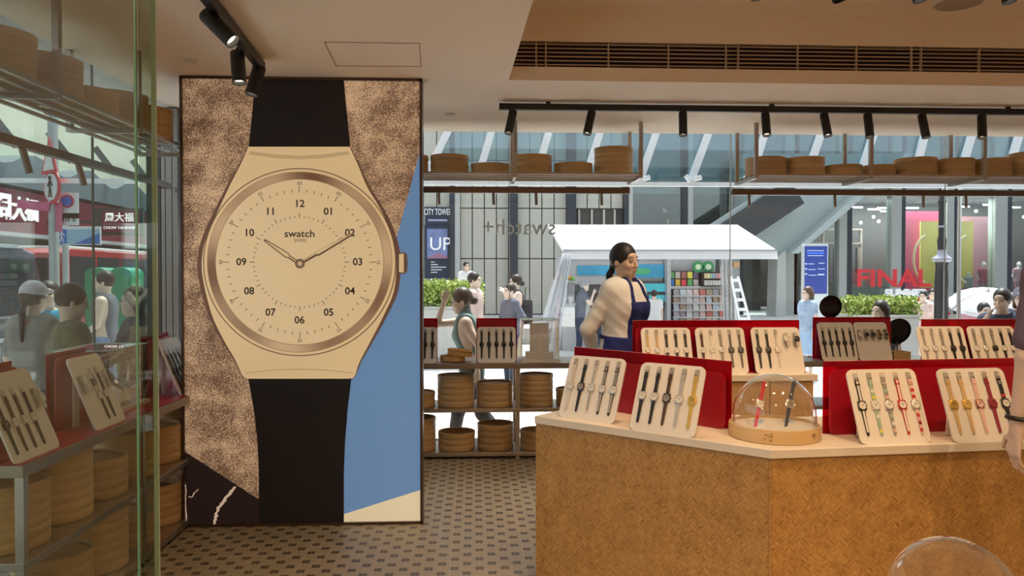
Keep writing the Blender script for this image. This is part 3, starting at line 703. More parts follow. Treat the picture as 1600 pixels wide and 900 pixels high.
def watch(M, spec, lab, grp, name='wristwatch'):
    """spec: strap, case, dial, style, extra"""
    st, ca, di, sty = spec[:4]; ex = spec[4] if len(spec) > 4 else None
    t = T(name, lab, 'watch', (0, 0, 0), 0, grp); t.matrix_world = M; t.location = M.translation; t.rotation_euler = M.to_euler()
    s, c, d = C_[st], C_[ca], C_[di]
    if sty == 'link':
        wpart('lu', lambda: g_links(.016, .1, .015, .012), s, t, 'strap'); wpart('ll', lambda: g_links(-.016, -.112, .015, .010), s, t, 'strap')
    elif sty == 'bangle':
        wpart('bu', lambda: g_links(.014, .044, .016, .012), s, t, 'strap'); wpart('bl', lambda: g_links(-.014, -.046, .016, .012), s, t, 'strap')
    else:
        a = wpart('su', g_strap_up, s, t, 'strap'); b = wpart('sl', g_strap_lo, s, t, 'strap'); wpart('bk', g_buckle, C_['silver'], t, 'buckle')
        if sty == 'stripes':
            wpart('st', lambda: g_stripe(-.0035, .0012), C_[ex], a, 'stripe'); wpart('st2', lambda: g_stripe(.0035, .0012), C_[ex], a, 'stripe')
        elif sty == 'inlay': wpart('inl', lambda: g_stripe(0, .0042), C_[ex], a, 'stripe')
        elif sty == 'bands':
            for i, (y0, y1) in enumerate(((.026, .038), (.052, .064), (.08, .09))): wpart('bd%d' % i, (lambda y0=y0, y1=y1: g_band(y0, y1)), C_[ex[i % len(ex)]], a, 'band')
            for i, (y0, y1) in enumerate(((-.05, -.036), (-.08, -.066), (-.108, -.094))): wpart('be%d' % i, (lambda y0=y0, y1=y1: MB().bb((-.0058, y0, .0038), (.0058, y1, .0044))), C_[ex[(i + 1) % len(ex)]], b, 'band')
        wpart('loop', lambda: MB().bb((-.0095, .082, .001), (.0095, .087, .0058)), s, t, 'strap_loop')
    wpart('case', g_case, c, t, 'case'); dd = wpart('dial', g_dial, d, t, 'dial'); wpart('hands', g_hands, C_['ink'] if di != 'dialb' else C_['silver'], dd, 'hands'); wpart('crown', g_crown, c, t, 'crown')
    return t

TILT = radians(22)
def cardM(loc, rz, tilt=TILT):
    """plane of a card: x across, y up the card, z out of it"""
    Bx = V((1, 0, 0)); By = V((0, sin(tilt), cos(tilt))); Bz = Bx.cross(By)
    R = Mx((Bx, By, Bz)).transposed().to_4x4()
    return Mx.Translation(V(loc)) @ Mx.Rotation(rz, 4, 'Z') @ R
BLACKSET = [('black', 'silver', 'dialw', 'leather')] * 5
def card(loc, rz, lab, where, specs, w_=.30, h_=.30, clips=True, grp=None, vis=None, tilt=TILT):
    t = T('watch_stand', lab, 'display stand', loc, rz)
    M = cardM(loc, rz, tilt)
    b = MB().prism(rrect(-w_ / 2, w_ / 2, 0, h_, .028), -.008, 0); b.v = [M @ p for p in b.v]; b.build('board', whiteb, t, world=True)
    # leg behind the board
    p_ = V((0, sin(tilt) * h_ * .92 + .012, cos(tilt) * h_ * .92)); mb = MB(); mb.bar((-w_ * .2, p_.y, p_.z), (-w_ * .2, .135, .004), .006, .05, up=(1, 0, 0)); mb.build('easel_leg', whiteb, t)
    m = MB(); m.M = M
    n = len(specs)
    for i, sp in enumerate(specs):
        if sp is None: continue
        u = (i - (n - 1) / 2) * w_ * .192
        if sp[3] == 'bangle':
            m2 = MB(); m2.M = M; m2.bb((u - .014, .175, .0), (u + .014, .262, .022)); m2.build('clear_holder', clear, t, world=True)
            Wm = M @ Mx.Translation((u, .215, .025))
        else:
            m2 = MB(); m2.M = M; m2.bb((u - .011, .235, .0), (u + .011, .285, .004)); m2.build('clear_holder', clear, t, world=True)
            Wm = M @ Mx.Translation((u, .152, .001)) 
        d = describe(sp)
        watch(Wm, sp, '%s, %s from left on %s' % (d, ORD[i], where), 'watches on ' + where)
    return t
def describe(sp):
    st, ca, di, sty = sp[:4]
    s = {'leather': '%s strap watch' % GN.get(st, st), 'link': '%s link bracelet watch' % GN.get(st, st), 'bangle': '%s bangle watch' % GN.get(st, st),
         'stripes': '%s strap watch with %s stripes' % (GN.get(st, st), GN.get(sp[4], sp[4]) if len(sp) > 4 and isinstance(sp[4], str) else ''), 'inlay': '%s edged strap watch' % GN.get(st, st), 'bands': 'colour banded strap watch'}[sty]
    return s
b5 = ('black', 'silver', 'dialw', 'leather'); bd = ('black', 'dark', 'dialb', 'leather')
az1 = math.atan2(u1.y, u1.x); az2 = math.atan2(u2.y, u2.x)
def on(px, py, z): return onZ(px, py, z)
cA, cB, cC, cD = on(914, 657, CT), on(1032, 678, CT), on(1402, 693.5, CT), on(1546, 691, CT)
card(cA, az1, 'white watch stand at the left end of the front counter', 'the leftmost front counter stand',
     [('clear', 'silver', 'dialw', 'leather'), ('black', 'dark', 'grey', 'leather'), ('white', 'silver', 'dialw', 'stripes', 'black'), ('black', 'silver', 'dialw', 'stripes', 'white'), ('black', 'silver', 'dialw', 'stripes', 'white')])
card(cB, az1, 'white watch stand left of the glass dome', 'the stand left of the dome',
     [b5, b5, ('brown', 'dark', 'grey', 'leather'), ('silver', 'silver', 'dialw', 'leather'), ('gold', 'gold', 'dialg', 'leather')])
card(cC, az2, 'white watch stand right of the glass dome', 'the stand right of the dome',
     [('black', 'dark', 'dialw', 'inlay', 'white'), ('green', 'clear', 'dialw', 'bands', ['yellow', 'white', 'green']), ('grey', 'silver', 'dialw', 'bands', ['pink', 'green', 'white']), ('red', 'red', 'dialw', 'inlay', 'white'), ('pink', 'silver', 'dialw', 'bands', ['red', 'red', 'maroon'])])
card(cD, az2, 'white watch stand at the far right of the front counter', 'the far right front stand',
     [('beige', 'gold', 'dialg', 'leather'), ('beige', 'gold', 'dialg', 'leather'), ('pink', 'rosy', 'pink', 'leather'), ('maroon', 'maroon', 'maroon', 'leather'), ('black', 'dark', 'dialw', 'bands', ['red', 'black', 'white'])])
F_ = lambda px, z=MT: V((on(px, 586, z).x, M0.y + .05, z))
card(F_(1048), 0, 'white watch stand nearest the standing woman', 'the stand nearest the woman', [('beige', 'rosy', 'dialw', 'leather'), ('beige', 'silver', 'dialw', 'leather'), b5, b5, b5], .31)
card(F_(1136), 0, 'white watch stand in the middle of the plywood cabinet', 'the middle plywood cabinet stand', [('brown', 'silver', 'dialw', 'leather'), ('silver', 'silver', 'dialw', 'link'), ('grey', 'silver', 'dialw', 'leather'), ('dark', 'dark', 'dialb', 'link'), ('dark', 'dark', 'dialb', 'link')], .31)
card(F_(1227), 0, 'white watch stand at the right end of the plywood cabinet', 'the right plywood cabinet stand', [bd, bd, ('white', 'silver', 'dialw', 'link'), ('silver', 'silver', 'dialw', 'bangle'), ('silver', 'dark', 'dialb', 'bangle')], .31)
card(F_(1508) + V((0, .04, 0)), 0, 'white watch stand on the right cabinet, left of two', 'the left stand of the right cabinet', [('silver', 'silver', 'dialw', 'link'), ('silver', 'silver', 'dialw', 'link'), ('grey', 'silver', 'dialw', 'leather'), bd, bd], .31)
card(F_(1594) + V((0, .04, 0)), 0, 'white watch stand on the right cabinet, at the picture edge', 'the right stand of the right cabinet', [('grey', 'silver', 'dialw', 'leather'), ('grey', 'silver', 'dialw', 'leather'), ('grey', 'dark', 'dialb', 'leather'), b5, b5], .31)
WS = .76; wy = SY0 + .03
W_ = lambda px: V((X_(px, wy), wy, WS))
card(W_(651), 0, 'white watch stand on the window shelf, half behind the watch panel', 'the half hidden window shelf stand', [bd] * 5, .31)
card(W_(776), 0, 'white watch stand on the window shelf beside the glass box', 'the stand beside the window glass box', [bd] * 5, .31)
card(W_(1316), 0, 'white watch stand on the window shelf, holding five black watches', 'the right window shelf stand', [bd] * 5, .298, .33)
card(W_(1372), 0, 'white watch stand of bangle watches on the window shelf', 'the bangle stand by the window', [('silver', 'silver', 'dialw', 'bangle'), ('silver', 'dark', 'dialb', 'bangle'), ('grey', 'dark', 'dialb', 'bangle'), ('brown', 'gold', 'dialb', 'bangle'), ('black', 'silver', 'dialb', 'bangle')], .278, .33)
def LC(px, py): p = onZ(px, py, WS); return V((LX1 - .03, p.y, WS))
card(LC(78, 712), pi / 2, 'white watch stand nearest the camera on the left shelf', 'the nearest left shelf stand', [bd, ('brown', 'silver', 'dialw', 'leather'), ('brown', 'silver', 'dialw', 'leather'), b5, ('silver', 'silver', 'dialw', 'bangle')], .31, .35)
card(LC(172, 665), pi / 2, 'white watch stand beside the glass box on the left shelf', 'the second left shelf stand', [('silver', 'silver', 'dialw', 'bangle'), ('silver', 'dark', 'dialb', 'bangle'), b5, b5, ('black', 'dark', 'dialb', 'bangle')], .29, .35)
card(V((LX1 - .03, 4.62, WS)), pi / 2, 'white watch stand at the far end of the left shelf', 'the far left shelf stand', [bd] * 5, .29, .35)

# red acrylic screens behind the stands
def screen(lab, a, b, nrm, h, z, back=.14, hb=.24, base=True):
    a, b = V(a), V(b); u_ = (b - a).normalized(); L_ = (b - a).length; c_ = (a + b) / 2; rz = math.atan2(u_.y, u_.x)
    t = T('red_screen', lab, 'display screen', (c_.x, c_.y, z), rz)
    MB().bb((-L_ / 2, .03, 0), (L_ / 2, .035, h)).build('sheet', redm, t)
    if base: MB().bb((-L_ / 2 + .01, -.10, .001), (L_ / 2 - .01, .16, .006)).build('base_sheet', redsolid, t)
    MB().prism(rrect(-L_ / 2 + .012, L_ / 2 - .012, 0, hb, .03), .0, .006, lambda u, v, w_: (u, w_, v)).build('rear_board', redsolid, t)
    MB().add([(-L_ / 2, .03, h), (L_ / 2, .03, h), (L_ / 2, .035, h + .0008), (-L_ / 2, .035, h + .0008)], [(0, 1, 2, 3)]).build('lit_edge', mat('red_edge', (.7, .2, .2), .2), t)  # paler red paints the light caught along the top edge
    return t
nA = n1; o1 = n1 * .15; o2 = n2 * .15
screen('red acrylic screen behind the two stands left of the dome', onZ(897, 540, 1.10) * 1.0, onZ(1128, 671, CT), n1, .29, CT, base=False)
ra = onZ(1292, 680, CT); ra.z = 0
rb = ra + u2 * 1.35
screen('red acrylic screen behind the two stands right of the dome', ra, rb, n2, .30, CT, hb=.27, base=False)
zf = lambda p: V((p.x, p.y, 0))
screen('red acrylic screen along the plywood cabinet by the woman', (onY(990, 500, M0.y + .20).x, M0.y + .20, 0), (onY(1252, 500, M0.y + .20).x, M0.y + .20, 0), None, .32, MT, hb=.28)
screen('red acrylic screen on the right cabinet', (onY(1444, 500, M0.y + .24).x, M0.y + .24, 0), (onY(1444, 500, M0.y + .24).x + 1.1, M0.y + .24, 0), None, .32, MT, hb=.28)
def wscreen(a, b, lab): screen(lab, (X_(a, wy + .16), wy + .16, 0), (X_(b, wy + .16), wy + .16, 0), None, .345, WS, hb=.33)
wscreen(620, 683, 'red acrylic screen on the window shelf beside the watch panel')
wscreen(744, 808, 'red acrylic screen on the window shelf beside the glass box')
wscreen(1274, 1396, 'red acrylic screen on the window shelf behind the two right stands')
for py_, px_2, lab in ((712, 78, 'red acrylic screen nearest the camera on the left shelf'), (665, 172, 'red acrylic screen beside the glass box on the left shelf')):
    p = LC(px_2, py_); screen(lab, (LX1 - .2, p.y - .17, 0), (LX1 - .2, p.y + .17, 0), None, .35, WS, hb=.33)
screen('red acrylic screen at the far end of the left shelf', (LX1 - .2, 4.42, 0), (LX1 - .2, 4.8, 0), None, .35, WS, hb=.33)
tag(MB().bb((LX0 + .01, LYA + .01, WS + .0005), (LX1 - .008, LYB - .3, WS + .003)).build('red_shelf_mat', redsolid), 'thin red mat covering the top of the left shelf', 'shelf mat')

# glass dome on the front counter
def dome(c, r, hcyl, zring, rring, lab, wood_=True):
    t = T('display_dome', lab, 'display dome', c)
    if wood_:
        MB().lathe([(1e-4, .002), (rring, .002), (rring, zring - .004), (rring * .985, zring), (rring * .955, zring), (rring * .955, zring - .012), (1e-4, zring - .012)], 64).build('base', mat('pale_bamboo', (.62, .42, .20), .4, var=.12, scale=4, stretch=(1, 1, 14)), t, smooth=True)
        MB().lathe([(1e-4, zring - .0115), (rring * .95, zring - .0115)], 48).build('plate', slabw, t)
    prof = [(r, zring - .01), (r, zring + hcyl)] + [(r * cos(a), zring + hcyl + r * sin(a)) for a in [pi / 2 * i / 16 for i in range(1, 16)]] + [(1e-4, zring + hcyl + r)]
    MB().lathe(prof, 64).build('glass_cover', clear, t, smooth=True)
    return t
dc = onZ(1211, 682, CT); dc.x, dc.y = dc.x, dc.y + .01
dm = dome(dc, .163, .035, .055, .180, 'low clear glass dome on a pale bamboo ring')
for i, (dx_, sp, lab) in enumerate(((-.058, ('red', 'silver', 'dialw', 'leather'), 'red strap watch leaning left inside the glass dome'), (.068, ('navy', 'silver', 'grey', 'leather'), 'navy strap watch on the right inside the glass dome'))):
    b_ = dc + V((dx_ - .03, -.01, .045)); lean = Mx.Rotation(radians(22), 4, 'Y')
    M = Mx.Translation(b_ + V((0, 0, .0))) @ lean @ cardM((0, 0, 0), 0, radians(25)) @ Mx.Translation((0, .092, .012)) @ Mx.Scale(.86, 4)
    watch(Mx.Translation(M.translation) @ M.to_3x3().normalized().to_4x4(), sp, lab, 'watches inside the dome')
    h = T('acrylic_rest', 'clear acrylic rest under the %s watch in the dome' % ('red', 'navy')[i], 'holder', dc + V((dx_ + .02, .05, .044)))
    MB().bar((0, .02, 0), (0, .02, .115), .012, .006).build('post', clear, h); MB().bb((-.02, 0, 0), (.02, .04, .004)).build('foot', clear, h)
# seal-like brown stamps on the bamboo ring
for ang, s_ in ((-118, .03), (-57, .022)):
    a = radians(ang); rr = .1805; pos = V((rr * cos(a), rr * sin(a), .028)); m = MB()
    k_ = random.Random(ang)
    for q in range(9):
        du, dz = k_.uniform(-s_ / 2, s_ / 2), k_.uniform(-s_ / 2, s_ / 2); aa = a + du / rr
        m.box((rr * cos(aa), rr * sin(aa), .028 + dz), (.001, .008, .0025), Mx.Rotation(aa, 3, 'Z') @ Mx.Rotation(k_.uniform(-.6, .6), 3, 'X'))
    m.build('branded_mark', mat('brand_brown', (.25, .12, .05), .6), dm)

# lower table near the camera with two more domes
lt0 = Wd(1490, 450, 1.72); LTZ = .62
t = T('low_table', 'low display table in front of the counter, below the picture edge', 'table', (lt0.x, lt0.y, 0))
MB().lathe([(1e-4, LTZ - .03), (.30, LTZ - .03), (.30, LTZ), (1e-4, LTZ)], 40, (.12, -.16, 0)).build('top', slabw, t); MB().lathe([(.05, 0), (.05, LTZ - .03)], 16, (.12, -.16, 0)).build('pedestal', steel, t); MB().lathe([(1e-4, 0), (.2, 0), (.2, .02), (1e-4, .02)], 32, (.12, -.16, 0)).build('foot', steel, t)
p1_ = Wd(1484, 450, 1.72); p2_ = Wd(1672, 450, 1.72)
dome(V((p1_.x, p1_.y - .02, LTZ)), .138, .062, .05, .15, 'clear glass dome low in front of the counter')
dome(V((p2_.x - .01, p2_.y - .14, LTZ)), .125, .05, .05, .135, 'clear glass dome at the right edge, partly out of view')

# glass boxes
def glassbox(lab, c, sx, sy, h, base=.02, contents=None, rz=0):
    t = T('glass_box', lab, 'display box', c, rz)
    MB().bb((-sx / 2 - .01, -sy / 2 - .01, 0), (sx / 2 + .01, sy / 2 + .01, base)).build('base', slabw, t)
    a = .003
    for nm, lo_, hi in (('front_pane', (-sx / 2, -sy / 2, base), (sx / 2, -sy / 2 + a, h)), ('back_pane', (-sx / 2, sy / 2 - a, base), (sx / 2, sy / 2, h)), ('side_pane', (-sx / 2, -sy / 2, base), (-sx / 2 + a, sy / 2, h)), ('side_pane', (sx / 2 - a, -sy / 2, base), (sx / 2, sy / 2, h)), ('top_pane', (-sx / 2, -sy / 2, h), (sx / 2, sy / 2, h + a))):
        MB().bb(lo_, hi).build(nm, clear, t)
    m = MB(); e = .003
    for x in (-sx / 2, sx / 2): m.bb((x - e, -sy / 2 - e, h), (x + e, sy / 2 + e, h + e * 2))
    for y in (-sy / 2, sy / 2): m.bb((-sx / 2, y - e, h), (sx / 2, y + e, h + e * 2))
    m.build('polished_edges', mat('pale_edge', (.45, .62, .55), .2), t)
    return t
gb = V((X_(843, 6.24), 6.27, WS)); glassbox('clear glass box with a tall white stand on the window shelf', gb, .30, .26, .335)
s_ = T('blank_stand', 'tall blank white stand inside the glass box at the window', 'display stand', gb + V((0, .0, .0215)))
MB().bb((-.078, -.01, 0), (.078, .0, .285)).build('board', whiteb, s_); MB().bb((-.11, -.07, 0), (.11, .06, .05)).build('step', whiteb, s_); MB().bb((-.078, -.03, .05), (.078, -.012, .17)).build('front_ledge', whiteb, s_)
lgb = V((-1.93, 4.06, WS + .003)); glassbox('clear glass box with white cubes on the left shelf', lgb, .28, .44, .32)
for i, (dx_, dy_, s2) in enumerate(((.05, -.13, .07), (.07, .02, .08), (.03, .14, .06))):
    c_ = T('white_cube', 'white plinth cube, %s in the left glass box' % ('nearest the camera', 'in the middle', 'farthest')[i], 'plinth', lgb + V((dx_, dy_, .0205)))
    MB().bb((-.035, -.035, 0), (.035, .035, s2)).build('block', whiteb, c_, bevel=.003); MB().bb((-.03, -.03, s2), (.03, .03, s2 + .003)).build('top', slabw, c_)
    watch(Mx.Translation(lgb + V((dx_, dy_, .036 + s2))) @ Mx.Rotation((.2, -.3, .5)[i], 4, 'Z') @ cardM((0, 0, 0), pi / 2, radians(60)), ('black', 'dark', 'dialb', 'bangle'), 'black bangle watch on the cube %s in the left glass box' % ('nearest the camera', 'in the middle', 'farthest')[i], 'watches in the left glass box')

# bamboo trays by the window, small wooden box
tp = V((X_(707, 6.2), 6.22, WS + .007))
for i, (dx_, dz, tl_) in enumerate(((0, 0, 0), (.055, .045, .12))):
    t = T('bamboo_tray', ('flat bamboo tray lying on the window shelf under another', 'flat bamboo tray tilted on top of the other by the window')[i], 'tray', tp + V((dx_, 0, dz)))
    t.rotation_euler = (0, tl_, 0)
    MB().lathe([(1e-4, 0), (.10, 0), (.10, .04), (.093, .04), (.093, .01), (1e-4, .01)], 40).build('bowl', mat('yellow_bamboo', (.72, .42, .14), .4), t, smooth=True)
    MB().lathe([(.1, .03), (.103, .03), (.103, .042), (.1, .042)], 40).build('rim', MATS['bamboo'], t, smooth=True)
p = V((X_(1406, 6.18), 6.18, WS)); t = T('wooden_box', 'small open wooden box beside the bangle stand at the window', 'box', p)
MB().bb((-.07, -.06, 0), (.07, .06, .008)).build('bottom', MATS['bamboo'], t)
for a, b in (((-.07, -.06, .008), (.07, -.052, .07)), ((-.07, .052, .008), (.07, .06, .07)), ((-.07, -.052, .008), (-.062, .052, .07)), ((.062, -.052, .008), (.07, .052, .07))): MB().bb(a, b).build('side', MATS['bamboo'], t)
# round table mirrors with black backs
for px, py, r, lab, tl_ in ((1297, 479, .098, 'round black table mirror standing up behind the red window screen', .1), (1402, 517, .115, 'larger round black mirror tilted beside the bangle stand', .25)):
    y = 6.42; c_ = onY(px, py, y); t = T('table_mirror', lab, 'mirror', (c_.x, y, WS))
    R = Mx.Rotation(pi / 2 + tl_, 3, 'X'); h = c_.z - WS
    MB().lathe([(1e-4, 0), (r * .96, 0), (r, .006), (r, .012), (r * .94, .014)], 40, (0, 0, h), R).build('back', mat('mirror_black', (.01, .01, .012), .18), t, smooth=True)
    MB().lathe([(1e-4, -.001), (r * .93, -.001)], 40, (0, 0, h), R).build('mirror_face', mat('mirror_face', (.8, .8, .8), .05, 1), t)
    MB().cyl((0, .0, .0), (0, 0, h - r * .7), .006).build('stem', black, t); MB().lathe([(1e-4, 0), (.07, 0), (.065, .012), (1e-4, .012)], 28).build('foot', black, t)
# tablet display on the back of the middle cabinet: glass top edge by the shelf
# ================================================================== people: smooth fields turned into surfaces
def snet(F, org, h):
    S = F < 0; nx, ny, nz = F.shape
    cnt = np.zeros((nx - 1, ny - 1, nz - 1), np.int8); acc = np.zeros((nx - 1, ny - 1, nz - 1, 3), np.float32); ne = np.zeros((nx - 1, ny - 1, nz - 1), np.float32)
    sl = lambda o, n: slice(o, o + n)
    for ax in range(3):
        o1_ = [(a, b) for a in (0, 1) for b in (0, 1)]
        for a, b in o1_:
            off = [0, 0, 0]; oth = [i for i in range(3) if i != ax]; off[oth[0]] = a; off[oth[1]] = b; off2 = list(off); off2[ax] = 1
            A0 = F[sl(off[0], nx - 1), sl(off[1], ny - 1), sl(off[2], nz - 1)]; A1 = F[sl(off2[0], nx - 1), sl(off2[1], ny - 1), sl(off2[2], nz - 1)]
            m = (A0 < 0) != (A1 < 0)
            t = np.where(m, A0 / np.where(m, A0 - A1, 1), 0)
            acc[..., ax] += t; acc[..., oth[0]] += m * a; acc[..., oth[1]] += m * b; ne += m
    act = ne > 0; idx = -np.ones(act.shape, np.int64); idx[act] = np.arange(act.sum())
    I = np.argwhere(act); P_ = (I + acc[act] / ne[act][:, None]) * h + org
    Q = []
    for ax in range(3):
        oth = [i for i in range(3) if i != ax]
        s0_, s1_ = S, np.roll(S, -1, ax)
        m = (s0_ != s1_); sli = [slice(1, -1)] * 3; mm = np.zeros_like(m); mm[tuple(sli)] = m[tuple(sli)]
        E_ = np.argwhere(mm)
        if not len(E_): continue
        def g(da, db):
            k = E_.copy(); k[:, oth[0]] -= da; k[:, oth[1]] -= db; return idx[k[:, 0], k[:, 1], k[:, 2]]
        q = np.stack([g(0, 0), g(1, 0), g(1, 1), g(0, 1)], 1)
        inside = S[E_[:, 0], E_[:, 1], E_[:, 2]]
        flip = inside if ax != 1 else ~inside
        q[~flip] = q[~flip][:, ::-1]; Q.append(q)
    Q = np.concatenate(Q); Q = Q[(Q >= 0).all(1)]
    return P_, Q
def field(prims, h, grow=0., clips=(), fold=0.):
    pts = np.array([p for q in prims if q[0] != 'sub' for p in ((q[1], q[2]) if q[0] == 'cap' else (q[1],))], float)
    lo_ = pts.min(0) - .17; hi = pts.max(0) + .17
    n = np.ceil((hi - lo_) / h).astype(int) + 1; F = np.full(n, .25, np.float32)
    ax = [lo_[i] + h * np.arange(n[i]) for i in range(3)]
    for q in prims:
        if q[0] == 'cap': _, a, b, ra, rb, k = q; a = np.array(a, float); b = np.array(b, float); L_ = np.minimum(a, b) - max(ra, rb); H_ = np.maximum(a, b) + max(ra, rb)
        else: _, a, r3, R, k = q; a = np.array(a, float); L_ = a - max(r3); H_ = a + max(r3)
        mg = k + .03 + abs(grow); s = [slice(max(0, int((L_[i] - mg - lo_[i]) / h)), min(n[i], int((H_[i] + mg - lo_[i]) / h) + 2)) for i in range(3)]
        X, Y, Z = np.meshgrid(*[ax[i][s[i]] for i in range(3)], indexing='ij')
        if q[0] == 'cap':
            d = b - a; l2 = max(1e-9, d @ d); t = np.clip(((X - a[0]) * d[0] + (Y - a[1]) * d[1] + (Z - a[2]) * d[2]) / l2, 0, 1)
            D_ = np.sqrt((X - a[0] - t * d[0]) ** 2 + (Y - a[1] - t * d[1]) ** 2 + (Z - a[2] - t * d[2]) ** 2) - (ra + (rb - ra) * t)
        else:
            p = np.stack([X - a[0], Y - a[1], Z - a[2]], -1)
            if R is not None: p = p @ np.array(R)
            r3 = np.array(r3); k0 = np.linalg.norm(p / r3, axis=-1); k1 = np.linalg.norm(p / r3 ** 2, axis=-1) + 1e-9; D_ = k0 * (k0 - 1) / k1
        f = F[tuple(s)]
        if q[0] == 'sub':
            h_ = np.maximum(k - np.abs(f + D_), 0) / k; F[tuple(s)] = np.maximum(f, -D_) + h_ * h_ * k / 4
        else:
            h_ = np.maximum(k - np.abs(f - D_), 0) / k; F[tuple(s)] = np.minimum(f, D_) - h_ * h_ * k / 4
    F -= grow
    if fold or clips:
        X, Y, Z = np.meshgrid(*ax, indexing='ij')
        if fold: F += fold * (np.abs(np.sin(Z * 34 + X * 26 + 2.2 * np.sin(Y * 17 + X * 11))) - .6 + .35 * np.sin(Z * 75 - Y * 60 + X * 20))
        for c_ in clips: F = np.maximum(F, c_(X, Y, Z))
    return F, lo_
def surf(name, prims, h, m, parent, **k):
    F, o_ = field(prims, h, **k); P_, Q = snet(F, o_, h)
    me = bpy.data.meshes.new(name); me.vertices.add(len(P_)); me.vertices.foreach_set('co', P_.astype(np.float32).ravel())
    me.loops.add(len(Q) * 4); me.loops.foreach_set('vertex_index', Q.astype(np.int32).ravel())
    me.polygons.add(len(Q)); me.polygons.foreach_set('loop_start', np.arange(0, len(Q) * 4, 4, dtype=np.int32))
    me.polygons.foreach_set('use_smooth', np.ones(len(Q), bool)); me.update(calc_edges=True); me.validate()
    return link(name, me, m, parent)
SKIN = mat('skin', (.70, .50, .38), .5, var=.04, scale=30); SKINL = mat('skin_light', (.76, .58, .47), .5, var=.04, scale=30)
HAIR = mat('hair_black', (.014, .010, .009), .5, var=.4, scale=120, stretch=(6, 6, 1)); HAIRB = mat('hair_brown', (.10, .05, .03), .45, var=.3, scale=100); HAIRG = mat('hair_grey', (.30, .30, .32), .5, var=.3, scale=90)
def cloth(n, c, **k): return mat('cloth_' + n, c, .85, var=k.get('var', .08), scale=k.get('scale', 40), bump=.1)
LENS = mat('eye_white', (.75, .72, .68), .2); IRIS = mat('eye_dark', (.02, .012, .01), .15); LIP = mat('lip', (.42, .13, .10), .4)

